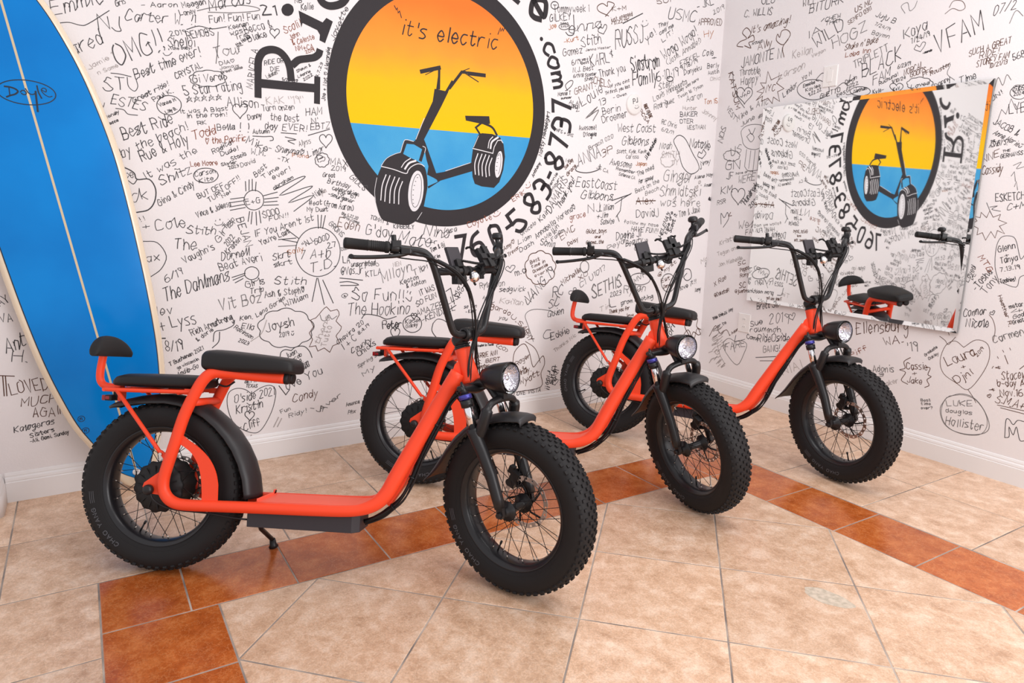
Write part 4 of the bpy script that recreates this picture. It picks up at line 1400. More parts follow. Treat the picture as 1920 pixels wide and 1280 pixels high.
MURAL = r'''
P;k;0.0;1;747,1465 722,1407 709,1341 716,1283 743,1207 792,1185 867,1171 907,1174 949,1200 980,1242 1001,1326 1011,1381 1006,1441 991,1481 950,1507 910,1522 860,1542 821,1535 777,1511
P;k;0.0;1;1322,1667 1290,1595 1280,1523 1289,1438 1304,1401 1349,1388 1430,1383 1465,1416 1490,1485 1500,1559 1489,1626 1465,1663 1413,1678 1345,1678
P;k;0.0;1;1053,1883 1135,1876 1095,1801 979,1599 938,1613 1042,1818
P;k;0.0;1;943,1618 987,1629 1001,1600 1064,1447 1074,1411 1048,1424 1009,1439 1017,1483 1005,1518 991,1585 971,1584 935,1600
S;k;17.8;0;863,1544 885,1601 935,1600 991,1574 970,1512
P;k;0.0;1;1053,1447 1111,1458 1285,1517 1286,1469 1090,1411 1017,1367 1011,1377 1072,1404
P;k;0.0;1;1238,1762 1391,1772 1398,1732 1363,1725 1243,1737
S;k;11.0;0;1338,1729 1306,1705 1336,1668
S;k;12.6;1;1355,1732 1412,1713 1443,1675
S;k;20.5;0;975,1960 1083,1992
S;k;13.4;0;1069,1990 1080,1987 1079,1886
S;k;15.4;0;1143,1896 1215,1985 1236,1986
S;k;20.0;0;1258,1983 1359,1984
S;k;12.6;0;1215,1987 1271,1985
S;k;4.0;0;1000,1947 1069,1984
S;k;5.4;0;1229,1984 1319,1946
S;k;4.2;0;1221,1991 1262,2009
S;k;13.2;0;1069,1880 1079,1944
S;k;14.8;0;1122,1872 1159,1930
S;k;4.6;0;829,2256 840,2238 845,2249 849,2225 857,2235 867,2205
S;k;5.3;0;1439,2207 1454,2243 1457,2225 1468,2242 1472,2228 1484,2251
P;w;0.0;1;986,1348 983,1327 978,1307 972,1289 964,1273 956,1260 947,1250 938,1245 930,1244 921,1246 914,1253 908,1263 902,1277 899,1294 897,1313 897,1333 899,1354 902,1374 907,1394 913,1412 920,1428 928,1441 937,1450 946,1456 955,1457 963,1455 970,1449 977,1438 982,1425 986,1408 987,1390 988,1369
L;k;3.0;1;974,1351 971,1334 968,1318 963,1303 958,1290 953,1279 947,1272 941,1267 935,1266 930,1268 925,1273 921,1282 918,1293 916,1306 915,1321 915,1338 917,1355 919,1371 923,1387 927,1402 932,1415 938,1426 944,1433 950,1438 955,1439 961,1437 965,1432 969,1424 973,1413 975,1400 975,1385 975,1368 974,1351
L;k;3.2;0;949,1421 954,1422
L;k;3.2;0;938,1401 943,1401
L;k;3.2;0;931,1380 936,1380
L;k;3.2;0;925,1357 930,1357
L;k;3.2;0;923,1330 928,1330
L;k;3.2;0;922,1305 927,1306
L;k;3.3;0;925,1286 930,1286
P;w;0.0;1;1482,1513 1480,1499 1477,1485 1473,1472 1469,1461 1464,1452 1459,1446 1454,1442 1449,1440 1445,1442 1441,1447 1438,1454 1436,1463 1434,1475 1434,1487 1434,1501 1435,1516 1438,1530 1441,1544 1444,1557 1449,1568 1453,1577 1458,1583 1463,1587 1468,1588 1472,1587 1476,1582 1479,1575 1481,1566 1483,1555 1484,1542 1483,1528
L;k;2.6;1;1448,1557 1452,1565 1455,1570 1459,1574 1462,1575 1465,1573 1468,1570 1470,1564 1471,1556 1472,1547 1472,1536 1472,1524 1471,1512 1469,1500 1467,1488 1464,1478 1461,1468 1457,1461
L;k;3.2;0;1456,1565 1462,1565
L;k;3.2;0;1451,1547 1457,1547
L;k;3.2;0;1445,1524 1451,1524
L;k;3.3;0;1442,1503 1448,1503
L;k;3.3;0;1441,1481 1447,1481
L;w;5.4;1;773,1429 751,1373 742,1299
L;w;5.4;1;795,1426 772,1365 764,1293
L;w;5.4;1;822,1420 797,1356 791,1285
L;w;5.5;1;847,1416 821,1353 816,1284
L;w;5.5;1;865,1398 846,1349 842,1281
L;w;6.0;1;1321,1566 1302,1510 1306,1453
L;w;6.0;1;1347,1565 1326,1507 1329,1450
L;w;6.1;1;1372,1564 1350,1508 1352,1446
L;w;6.1;1;1395,1560 1373,1499 1377,1442
L;w;6.1;1;1413,1547 1395,1500 1398,1449
L;w;4.5;1;747,1470 815,1458 884,1440 899,1459 919,1478 950,1492 975,1491 992,1481
L;w;2.5;1;747,1474 777,1511 821,1535 855,1546
L;w;2.5;1;722,1412 709,1345 713,1292
L;w;4.6;1;859,1470 880,1498 912,1519
L;w;9.8;1;879,1463 904,1494 942,1508
L;w;4.7;0;1287,1592 1352,1583 1418,1573 1426,1608 1448,1645 1471,1649 1483,1635
L;w;2.8;1;1324,1662 1293,1599
L;w;5.1;1;1386,1600 1394,1639 1416,1663
L;w;10.2;1;1402,1599 1411,1635 1451,1663
L;w;3.1;1;856,1548 870,1591 885,1612 930,1606
L;w;3.2;1;983,1585 999,1577 994,1552
L;w;3.2;0;992,1728 943,1618
L;w;3.0;0;1119,1463 1272,1514
L;w;2.7;1;949,1200 977,1239
R;k;38.8;0;148,1815 302,1817 425,1820
R;k;31.2;0;147,1759 150,1833 154,1898
R;k;33.4;1;152,1874 157,1918 178,1953 216,1969 253,1964 282,1937 297,1899 302,1850
R;k;28.7;0;427,1866 422,1757
R;k;32.9;1;315,1917 341,1939 381,1950 416,1960 437,1977 442,1990
P2;k;0.0;1;348,2158 461,2123 480,2146 511,2134 470,2031 443,2040 446,2065 434,2084 365,2106 358,2085
P2;k;0.0;1;326,2158 325,2152 323,2147 320,2142 317,2137 312,2133 307,2130 302,2127 296,2126 291,2126 286,2126 281,2128 277,2131 273,2135 271,2139 270,2144 269,2149 270,2154 272,2159 275,2165 278,2169 283,2173 288,2176 293,2179 298,2180 304,2181 309,2180 314,2178 318,2176 322,2172 324,2168 325,2163
R;k;34.6;1;445,2244 460,2214 486,2202 517,2205 554,2221 577,2245 587,2268
P2;k;0.0;1;1526,2397 1545,2420 1582,2398 1566,2377
'''
LETTERS = r'''
7,1218,1074,b
6,1322,1079,b
0,1446,1118,b
-,1535,1164,b
5,1579,1220,b
8,1702,1296,b
3,1772,1385,b
-,1816,1470,b
8,1860,1550,b
7,1891,1663,b
3,1902,1762,b
7,1905,1872,b
.,1730,2223,t
c,1784,2176,t
o,1819,2107,t
m,1848,2013,t
e,1702,2378,T
'''

scribe('marker_writing', BACK, TEXT_BACK, STROKES_BACK, wall_back)
scribe('marker_writing', RIGHT, TEXT_RIGHT, STROKES_RIGHT, wall_right)

# ------------------------------------------------------------------ painted round mural on the back wall
RC, RO, IC, RI = (1.121, 1.812), 0.648, (1.128, 1.812), 0.557
def arc_pts(c, r, n, f=None):
    out = [(c[0] + r * math.cos(2 * PI * k / n), c[1] + r * math.sin(2 * PI * k / n)) for k in range(n)]
    return out
def poly_on(mb, fr, P, off, mi):
    idx = [mb.vert(fr.p(p[0], p[1], off)) for p in P]
    for t in tessellate_polygon([[Vector((p[0], p[1], 0)) for p in P]]):
        q = [P[k] for k in t]
        a = (q[1][0] - q[0][0]) * (q[2][1] - q[0][1]) - (q[2][0] - q[0][0]) * (q[1][1] - q[0][1])
        mb.face([idx[k] for k in (t if a > 0 else t[::-1])], mi)
rb = MB()
o_ = [rb.vert(BACK.p(*p, 0.0004)) for p in arc_pts(RC, RO, 128)]; i_ = [rb.vert(BACK.p(*p, 0.0004)) for p in arc_pts(IC, RI, 128)]
for k in range(128): rb.face((o_[k], o_[(k + 1) % 128], i_[(k + 1) % 128], i_[k]))
mural = rb.build('painted_mural', [MBLACK], wall_back, recalc=False)
mural['label'] = 'round painted sign with a black ring, orange sky, blue sea and a fat-wheeled scooter'
HZ = 1.674
disc = arc_pts(IC, RI + 0.001, 128)
sb = MB(); poly_on(sb, BACK, clip(disc, lambda p: p[1] - HZ), 0.0006, 0); sb.build('painted_sky', [MSKY], mural, recalc=False)
sb = MB(); poly_on(sb, BACK, clip(disc, lambda p: HZ - p[1]), 0.0006, 0); sb.build('painted_sea', [MSEA], mural, recalc=False)
pb = MB(); lt = MB()
off_i = 0
for line in MURAL.strip().split('\n'):
    kind, c, w, sm, p = line.split(';'); w = float(w) / 1000
    P = [tuple(float(q) / 1000 for q in s_.split(',')) for s_ in p.split()]
    mi = 0 if c == 'k' else 1; off_i += 1
    off = 0.0009 + 0.00001 * off_i if kind in 'PS' and c == 'k' else 0.0016 + 0.00001 * off_i
    if kind in ('P', 'P2'):
        if len(P) > 14 and kind == 'P': P = [(v.x, v.y) for v in crom([(*q, 0) for q in P], 4, True)]
        if kind == 'P2':
            lb_ = MB(); poly_on(lb_, BACK, P, 0.0006, 0); lb_.build('painted_letter', [MBLACK], mural, recalc=False)
        else: poly_on(pb, BACK, P, off, mi)
    else:
        if sm == '1' and len(P) > 2: P = [(v.x, v.y) for v in crom([(*q, 0) for q in P], 6)]
        if kind == 'R': ribbon(lt, P, w, BACK, 0.0006 + 0.00001 * off_i, 0)
        else: ribbon(pb, P, w, BACK, off, mi)
pb.build('painted_scooter', [MBLACK, MWHITE], mural, recalc=False)
lt.build('painted_letter', [MBLACK], mural, recalc=False)
cb = MB()
for line in CAPTION.strip().split('\n'):
    f = line.split(',', 7); v = [float(q) / 1000 for q in f[:6]]
    write_line(cb, BACK, *v, 0, f[7], 0.0012, jit=0.0, slant=0.35)
cb.build('painted_caption', [MBLACK], mural, recalc=False)
for line in LETTERS.strip().split('\n'):
    ch, u, z, kind = line.split(',')
    u, z = float(u) / 1000, float(z) / 1000
    a = math.atan2(z - RC[1], u - RC[0])
    if kind == 'b': H, W, TH, upv, R = 0.130, 0.082, 0.0215, (-math.cos(a), -math.sin(a)), 0.772
    elif kind == 't': H, W, TH, upv, R = 0.096, 0.062, 0.0180, (math.cos(a), math.sin(a)), 0.755
    else: H, W, TH, upv, R = 0.165, 0.100, 0.032, (math.cos(a), math.sin(a)), 0.815
    rt = (upv[1], -upv[0])
    gw, _ = parse_glyph(ch)
    hb = 6.0 if kind == 'b' else 4.0
    sy = H / 6.0; sx = W / (4.0 if kind == 'b' else 3.0)
    if ch == 'm': sx *= 0.95
    c0 = (RC[0] + math.cos(a) * R, RC[1] + math.sin(a) * R)
    if ch in '-': c0 = (u, z)
    if ch == '.': c0 = (u, z); 
    lm = MB()
    def place(q):
        x = (q[0] - gw / 2) * sx; y = (q[1] - hb / 2) * sy
        if ch == '-': y = (q[1] - 2) * sy; x *= .55
        return (c0[0] + rt[0] * x + upv[0] * y, c0[1] + rt[1] * x + upv[1] * y)
    if ch == '.':
        poly_on(lm, BACK, [(c0[0] + .0115 * math.cos(t * PI / 8), c0[1] + .0115 * math.sin(t * PI / 8)) for t in range(16)], 0.0007, 0)
    else:
        for kk, st in enumerate(glyph_strokes(ch, place, random.Random(1), 0.0, 8 if ch not in '17-' else 2)): ribbon(lm, st, TH, BACK, 0.0007 + 0.00004 * kk, 0)
    lm.build('painted_letter', [MBLACK], mural, recalc=False)

# ------------------------------------------------------------------ wall plates
def plate(name, fr, u, z, w, h, label, cat, kind):
    b = MB()
    P = []
    for o, s_ in ((0.0, 1.0), (0.004, 1.0), (0.006, .94)):
        P.append([fr.p(u + sx_ * w / 2 * s_, z + sz * h / 2 * (1 - (1 - s_) * w / h), o) for sx_, sz in ((-1, -1), (1, -1), (1, 1), (-1, 1))])
    base = b.grid(P, smooth=False); b.cap(base[-1])
    root = b.build(name, [PLATE])
    tag(root, label, cat)
    if kind == 'outlet':
        for dz in (-0.026, 0.026):
            r = MB(); ring = [[fr.p(u + .016 * math.copysign(min(abs(math.cos(t)), .9), math.cos(t)), z + dz + .0135 * math.sin(t), o) for t in [2 * PI * k / 20 for k in range(20)]] for o in (0.005, 0.0075)]
            bb = r.grid(ring); r.cap(bb[-1]); rec = r.build('receptacle', [PLATE], root)
            for du in (-.006, .006):
                s2 = slab('slot', Frame(fr.p(u + du, z + dz, 0.0078), fr.U, fr.N), -.0011, .0011, -.004, .004, .002, BLACKMATTE, rec)
    else:
        r = slab('rocker', Frame(fr.p(u, z, 0.0085), fr.U, fr.N), -.016, .016, -.032, .032, .003, PLATE, root)
    for dz in ((0,) if kind == 'outlet' else (-.044, .044)):
        sc_ = MB()
        rg = [[fr.p(u + .003 * q * math.cos(2 * PI * k / 10), z + dz + .003 * q * math.sin(2 * PI * k / 10), o) for k in range(10)] for o, q in ((.0055, 1), (.0072, .8))]
        bb = sc_.grid(rg); sc_.cap(bb[-1]); sc_.build('screw', [ZINC], root)
    return root
plate('wall_outlet', RIGHT, 0.394, 0.532, 0.102, 0.128, 'white wall outlet low on the right wall near the corner', 'outlet', 'outlet')
plate('wall_switch', RIGHT, 0.864, 2.070, 0.092, 0.118, 'white wall switch plate high on the right wall above the mirror', 'switch', 'switch')
db = MB()
fr = BACK; prof = [(0.064, 0), (0.064, 0.008), (0.061, 0.012), (0.054, 0.0145), (0.002, 0.0155)]
rings = [[fr.p(2.455 + r * math.cos(2 * PI * k / 40), 1.932 + r * math.sin(2 * PI * k / 40), o) for k in range(40)] for r, o in prof]
bb = db.grid(rings); db.cap(bb[-1])
dsk = db.build('cover_disc', [PLATE]); tag(dsk, 'round white blank cover on the back wall, signed with initials', 'wall cover')
wb = MB(); write_line(wb, BACK, 2.438, 1.935, 2.476, 1.948, 0.026, 0.0042, 0, 'PJ', 0.0160); write_line(wb, BACK, 2.452, 1.905, 2.486, 1.912, 0.022, 0.003, 0, '☺', 0.0160)
wb.build('marker_writing', [INK['k']], dsk, recalc=False)

# ------------------------------------------------------------------ mirror on the right wall
MU0, MU1, MZ0, MZ1 = 0.418, 1.772, 0.696, 1.934
ma = 0.015
MC = RIGHT.p((MU0 + MU1) / 2, 0, 0.018)
MF = Frame(MC, (-ma, -1, 0), (-1, ma, 0))
hw = (MU1 - MU0) / 2
mb_ = MB()
bev = 0.022
outer = [(-hw, MZ0), (hw, MZ0), (hw, MZ1), (-hw, MZ1)]
inner = [(-hw + bev, MZ0 + bev), (hw - bev, MZ0 + bev), (hw - bev, MZ1 - bev), (-hw + bev, MZ1 - bev)]
# the mirrored edge strip: every side in pieces, each set at a slightly different angle
vi = [mb_.vert(MF.p(*p, 0.006)) for p in inner]
mb_.face(vi, 0)
mr_ = random.Random(9)
for k in range(4):
    a, b = outer[k], outer[(k + 1) % 4]; c, d = inner[k], inner[(k + 1) % 4]
    cuts = [0, .22, .36, .62, .8, 1] if k != 0 else [0, .3, .46, .66, 1]
    for t0, t1 in zip(cuts[:-1], cuts[1:]):
        lerp = lambda p, q, t: (p[0] + (q[0] - p[0]) * t, p[1] + (q[1] - p[1]) * t)
        z = .006 + (.0036, .0019, .0011, .0012)[k] * mr_.uniform(.8, 1.2)
        q = [mb_.vert(MF.p(*lerp(a, b, t0), z)), mb_.vert(MF.p(*lerp(a, b, t1), z)), mb_.vert(MF.p(*lerp(c, d, t1), .006)), mb_.vert(MF.p(*lerp(c, d, t0), .006))]
        mb_.face(q, 0)
e0 = [mb_.vert(MF.p(*p, 0.0060)) for p in outer]; e1 = [mb_.vert(MF.p(*p, -0.008)) for p in outer]
for k in range(4): mb_.face((e1[k], e1[(k + 1) % 4], e0[(k + 1) % 4], e0[k]), 1)
mb_.face(e1[::-1], 1)
mirror = mb_.build('wall_mirror', [MIRROR, MIRROR_BACK], recalc=False)
tag(mirror, 'large frameless wall mirror hanging on the signed right wall', 'mirror')

# ------------------------------------------------------------------ surfboard leaning on the back wall
ax = Vector((-0.160, 0.0, 0.987)).normalized()
lean = math.atan(0.03)
# board axes: T along the stringer, W across, K thickness (towards the room)
T_ = Vector((-0.159, 0.026, 0.987)).normalized()
K_ = Vector((0.0, -1.0, 0.0263)); K_ = (K_ - T_ * K_.dot(T_)).normalized()
W_ = K_.cross(T_); W_ = W_ if W_.x > 0 else -W_
B0 = Vector((-0.4677, 1.168, 0.0035))
prof_w = [(0.0, 0.0), (0.004, 0.022), (0.015, 0.044), (0.035, 0.062), (0.07, 0.079), (0.13, 0.106), (0.197, 0.131), (0.34, 0.186), (0.49, 0.217), (0.64, 0.238), (0.84, 0.2535), (1.05, 0.2625), (1.25, 0.267), (1.445, 0.264), (1.635, 0.2445), (1.79, 0.218), (1.94, 0.177), (2.03, 0.142), (2.10, 0.108), (2.17, 0.066), (2.205, 0.034), (2.215, 0.0)]
def bwidth(t):
    for (a, wa), (b, wb2) in zip(prof_w[:-1], prof_w[1:]):
        if a <= t <= b: return wa + (wb2 - wa) * (t - a) / (b - a)
    return 0
def rocker(t):
    return 0.0
ts = []
for (a, _), (b, _) in zip(prof_w[:-1], prof_w[1:]):
    n = 3 if b - a < 0.05 else 6
    ts += [a + (b - a) * k / n for k in range(n)]
ts.append(2.215)
sw = crom([(a, b, 0) for a, b in prof_w], 8)
def bw(t):
    best = 0
    for p, q in zip(sw[:-1], sw[1:]):
        if p.x <= t <= q.x and q.x > p.x: best = p.y + (q.y - p.y) * (t - p.x) / (q.x - p.x)
    return max(best, 0.0)
def bp(t, w, k): return B0 + T_ * t + W_ * w + K_ * k
bd = MB()
# section: rail fractions; deck crown facing the room, bottom facing the wall
def section(t):
    w = bw(t); th = min(0.066, 0.02 + w * 0.30); r = []
    half = th / 2
    rail = min(0.030, w * 0.5)
    n = 7
    pts = []
    for k in range(-n, n + 1):                      # deck side
        x = (w - rail) * k / n; pts.append((x, half * (1 - 0.25 * (k / n) ** 2)))
    for k in range(1, 8):
        a = PI / 2 - PI * k / 8; pts.append((w - rail + rail * math.cos(a), half * .75 * math.sin(a)))
    for k in range(n, -n - 1, -1):
        x = (w - rail) * k / n; pts.append((x, -half * (0.75 + 0.1 * (1 - (k / n) ** 2))))
    for k in range(1, 8):
        a = -PI / 2 - PI * k / 8; pts.append((-(w - rail) + rail * math.cos(a), half * .75 * math.sin(a)))
    return pts
secs = [[bp(t, x, k) for x, k in section(t)] for t in ts]
base = bd.grid(secs, smooth=True)
for fi, f in enumerate(bd.f):
    j = fi % len(secs[0])
    bd.m[fi] = 0
board = bd.build('surfboard', [BOARD_CREAM])
tag(board, 'blue surfboard with cream rails leaning against the back wall behind the nearest scooter', 'surfboard')
# blue deck panel inlaid inside the rails, with its dark pinline
def deck_strip(w0f, w1f, k_off, name, m, parent, tmin=0.05, tmax=2.198):
    b = MB(); rows = []
    for t in [tmin + (tmax - tmin) * i / 90 for i in range(91)]:
        w = bw(t); th = min(0.066, 0.02 + w * 0.30); rail = min(0.030, w * 0.5); half = th / 2
        a, c = w0f(t, w), w1f(t, w)
        row = []
        for i in range(13):
            x = a + (c - a) * i / 12; q = x / max(w - rail, 1e-4)
            kk = half * (1 - 0.25 * q * q) if abs(q) <= 1 else half * .75 * math.sqrt(max(0, 1 - ((abs(x) - (w - rail)) / rail) ** 2))
            row.append(bp(t, x, kk + k_off))
        rows.append(row)
    b.grid(rows, closed_u=False, smooth=True)
    return b.build(name, [m], parent, recalc=False)
PIN = 0.030
endf = lambda t: min(1.0, math.sqrt(max(0.0, (t - 0.045) / 0.05)), math.sqrt(max(0.0, (2.198 - t) / 0.03)))
inn = lambda t, w: max(0.0, w - PIN) * endf(t)
deck_strip(lambda t, w: -inn(t, w) - .004, lambda t, w: inn(t, w) + .004, 0.0006, 'pinline', BOARD_LINE, board, 0.046, 2.1979)
deck_strip(lambda t, w: -inn(t, w), lambda t, w: inn(t, w), 0.0011, 'deck_panel', BOARD_BLUE, board, 0.049, 2.196)
deck_strip(lambda t, w: -0.0042, lambda t, w: 0.0042, 0.0016, 'stringer', STRINGER, board, 0.03, 2.19)
lp = MB()
class BF:  # frame on the deck for small marks
    def __init__(s, t, w): s.t, s.w = t, w
    def p(s, u, z, off=0.0):
        # u along image right, z up; both measured in the board plane
        P = Vector((u, 0, z)); P = P - K_ * P.dot(K_)
        w = s.w + P.dot(W_); t = s.t + P.dot(T_)
        ww = bw(t); half = min(0.066, 0.02 + ww * .30) / 2; q = w / max(ww - .03, 1e-3)
        return bp(t, w, half * (1 - .25 * min(1, q * q)) + 0.0012 + off)
f0 = BF(0.077, 0.0)
ring = [[f0.p(r * math.cos(2 * PI * k / 24), r * math.sin(2 * PI * k / 24), o) for k in range(24)] for r, o in ((0.0155, 0.0), (0.0155, 0.003), (0.012, 0.0042), (0.007, 0.0042), (0.006, 0.001))]
b0 = lp.grid(ring); lp.cap(b0[-1]); lp.build('leash_plug', [WHITEP], board)
lc = MB(); lc.tube(crom([f0.p(0, 0.004, .006), f0.p(-0.002, -0.006, .016), f0.p(-0.008, -0.022, .014), f0.p(-0.006, -.04, .012), f0.p(0.004, -.05, .018), f0.p(.002, -.035, .022)], 6), .0026, 8)
lc.build('leash_loop', [CABLE], board)
# the maker's oval and lettering on the deck
tt = 1.70
f1 = BF(1.694, -0.002)
ob = MB()
def logo_pts(L): return [((x - 585) * 0.000151, -(y - 645) * 0.000174) for x, y in L]
def oval(cx, cy, a, b): return [(cx + a * math.cos(2 * PI * k / 48), cy + b * math.sin(2 * PI * k / 48)) for k in range(49)]
E1 = oval(585, 645, 628, 262)
class Flip:
    def __init__(s, f): s.f = f
    def p(s, u, z, off=0.0): return s.f.p(u, z, off)
def lstroke(L, w, sm=True):
    P = logo_pts(L)
    if sm and len(P) > 2: P = [(v.x, v.y) for v in crom([(*q, 0) for q in P], 5)]
    ribbon(ob, P, w * 0.0001395, f1, 0.0006, 0)
lstroke(E1, 26, False)
lstroke([(130, 555), (240, 560), (350, 590), (400, 640), (340, 700), (240, 735), (150, 775)], 42)
lstroke([(220, 575), (222, 720)], 24)
lstroke([(450, 650), (490, 610), (540, 612), (575, 650), (560, 690), (510, 695), (470, 670)], 26)
lstroke([(565, 565), (620, 650), (690, 680), (760, 655), (785, 600)], 28); lstroke([(778, 610), (780, 800), (782, 1040)], 46, False)
lstroke([(820, 480), (840, 620), (895, 745)], 34); lstroke([(925, 570), (1000, 600), (1010, 540), (950, 520), (905, 570), (960, 650), (1060, 700), (1130, 680)], 22)
ob.build('logo_lettering', [BOARD_LINE], board, recalc=False)
for (t_, w_) in ((0.377, -0.142), (0.322, -0.139)):
    fm = BF(t_, w_); sb = MB()
    ribbon(sb, [(.0125 * math.cos(2 * PI * k / 24), .0125 * math.sin(2 * PI * k / 24)) for k in range(25)], .0022, fm, .0005, 0)
    ribbon(sb, [(-.005, -.006), (-.004, .005), (.004, .006)], .0022, fm, .0005, 0); ribbon(sb, [(-.006, .001), (.003, 0), (.002, -.006)], .0022, fm, .0005, 0)
    sb.build('fin_sticker', [BOARD_LINE], board, recalc=False)

# ------------------------------------------------------------------ electric scooters
AXR = Vector((0, 0, 0.298)); AXF = Vector((1.253, 0, 0.300))
HT_B, HT_T = Vector((1.074, 0, 0.705)), Vector((1.037, 0, 0.822))
SAX = (HT_T - HT_B).normalized()
RW, HWID = 0.298, 0.0545

def mirror_path(P): return [(x, -y, z) for x, y, z in P]

_cache = {}
def shared(key, fn, mats, bevel=0.0):
    if key not in _cache:
        b = MB(); fn(b)
        o = b.build(key, mats, None, bevel=bevel); _cache[key] = o.data
        bpy.data.objects.remove(o)
    return _cache[key]
def inst(name, mesh, parent, M_=None):
    o = bpy.data.objects.new(name, mesh); COL.objects.link(o); o.parent = parent
    if M_ is not None: o.matrix_local = M_
    return o
def part(name, parent, mats, fn, bevel=0.0, M_=None, key=None):
    return inst(name, shared(key or name, fn, mats, bevel), parent, M_)

# ---- wheels (modelled about their own axle, rolling in the x-z plane)
def tire_fn(b):
    prof = [(0.203, 0.034), (0.207, 0.0405), (0.216, 0.0455), (0.230, 0.0515), (0.247, HWID), (0.262, 0.0530), (0.276, 0.0465), (0.285, 0.0370), (0.2895, 0.0230), (0.2910, 0.0080)]
    full = prof + [(r, -a) for r, a in reversed(prof)] + [(0.207, -0.030), (0.207, 0.030)]
    b.lathe(full, seg=96, closed=True)
    # a raised bead line near the rim
    for s in (-1, 1): b.lathe([(0.219, s * 0.0468), (0.2205, s * 0.0484), (0.222, s * 0.0482)], seg=96)
    rows = [(-0.90, .0135, .0100), (-0.60, .0110, .0105), (-0.30, .0120, .0095), (0.0, .0115, .0090), (0.30, .0120, .0095), (0.60, .0110, .0105), (0.90, .0135, .0100)]
    n = 62
    for ri, (q, lx, ly) in enumerate(rows):
        for k in range(n):
            t = 2 * PI * (k + (0.5 if ri % 2 else 0.0)) / n
            # tread cross-section as an ellipse
            a = q * 0.050
            rr = 0.2905 - 0.0165 * abs(q) ** 2.6
            sl = math.atan2(0.0165 * 2.6 * abs(q) ** 1.6 / 0.050, 1) * (1 if q > 0 else -1)
            # local axes: radial, lateral, tangential
            er = Vector((math.cos(t), 0, math.sin(t))); et = Vector((-math.sin(t), 0, math.cos(t))); ey = Vector((0, 1, 0))
            nn = er * math.cos(sl) + ey * math.sin(sl); ll = ey * math.cos(sl) - er * math.sin(sl)
            c = er * rr + ey * a
            hgt = 0.0055 if abs(q) < .8 else 0.0045
            P0 = [c + et * (lx / 2 * sx_) + ll * (ly / 2 * sy_) - nn * .002 for sx_, sy_ in ((-1, -1), (1, -1), (1, 1), (-1, 1))]
            P1 = [c + et * (lx * .42 * sx_) + ll * (ly * .42 * sy_) + nn * hgt for sx_, sy_ in ((-1, -1), (1, -1), (1, 1), (-1, 1))]
            i0 = [b.vert(p) for p in P0]; i1 = [b.vert(p) for p in P1]
            b.face(i1)
            for e in range(4): b.face((i0[e], i0[(e + 1) % 4], i1[(e + 1) % 4], i1[e]))
    # moulded sidewall lettering, on both flanks
    class SW:
        def __init__(s, side): s.side = side
        def p(s, u, z, off=0.0):
            r = 0.2385 + z; th = u / 0.24
            q = (r - 0.230) / (0.247 - 0.230); a = 0.0515 + (HWID - 0.0515) * min(max(q, -.5), 1.2)
            return Vector((r * math.cos(th) * s.side, -(a + 0.0007), r * math.sin(th))) if s.side > 0 else Vector((-r * math.cos(th) * -1 * -1, (a + 0.0007), r * math.sin(th)))
    for side in (1, -1):
        fr = SW(side)
        x = 0.0
        for ch in 'CHAO YANG':
            if ch == ' ': x += 0.014; continue
            def place(q, x=x):
                return (-(x + q[0] * 0.0030), q[1] * 0.0021)
            for st in glyph_strokes(ch, place, random.Random(2), 0, 4): ribbon(b, st, 0.0024, fr, 0, 1)
            x += 0.0185
        for (ua, ub) in ((0.175, 0.215),):
            P = [(-ua, 0.002), (-ub, 0.002)]
            for dz in (-0.003, 0.003, 0.009): ribbon(b, [(-ua - k * (ub - ua) / 6, dz) for k in range(7)], 0.0016, fr, 0, 1)
def rim_fn(b):
    prof = [(0.2085, 0.0405), (0.2065, 0.0425), (0.203, 0.0395), (0.199, 0.0370), (0.194, 0.0330), (0.189, 0.0240), (0.1865, 0.0100)]
    full = prof + [(r, -a) for r, a in reversed(prof)] + [(0.1905, -0.012), (0.197, -0.030), (0.204, -0.036), (0.204, 0.036), (0.197, 0.030), (0.1905, 0.012)]
    b.lathe(full, seg=96, closed=True)
def spoke_fn(r_h, y_h, cross):
    def f(b):
        t1 = 0.0; t0 = cross
        b.tube([(r_h * math.cos(t0), y_h, r_h * math.sin(t0)), (0.1835 * math.cos(t1), 0.010 * (1 if y_h > 0 else -1), 0.1835 * math.sin(t1))], .00115, 6)
        sg = 1 if y_h > 0 else -1
        b.tube([(0.187, .010 * sg, 0), (0.1755, .0125 * sg, 0)], [.0024, .0017], 6, m=1)
    return f
def front_hub_fn(b):
    b.lathe([(0.008, -0.072), (0.0155, -0.070), (0.0165, -0.056), (0.034, -0.053), (0.034, -0.048), (0.019, -0.042), (0.015, -0.02), (0.015, 0.02), (0.019, 0.036), (0.034, 0.041), (0.034, 0.046), (0.017, 0.049), (0.016, 0.066), (0.008, 0.070)], seg=24)
    b.tube([(0, -0.098, 0), (0, 0.098, 0)], 0.0062, 12)
    for s in (-1, 1): b.lathe([(0.0, s * .1045), (0.0095, s * .1045), (0.0105, s * .100), (0.0105, s * .093), (0.0, s * .093)], seg=6, smooth=False)
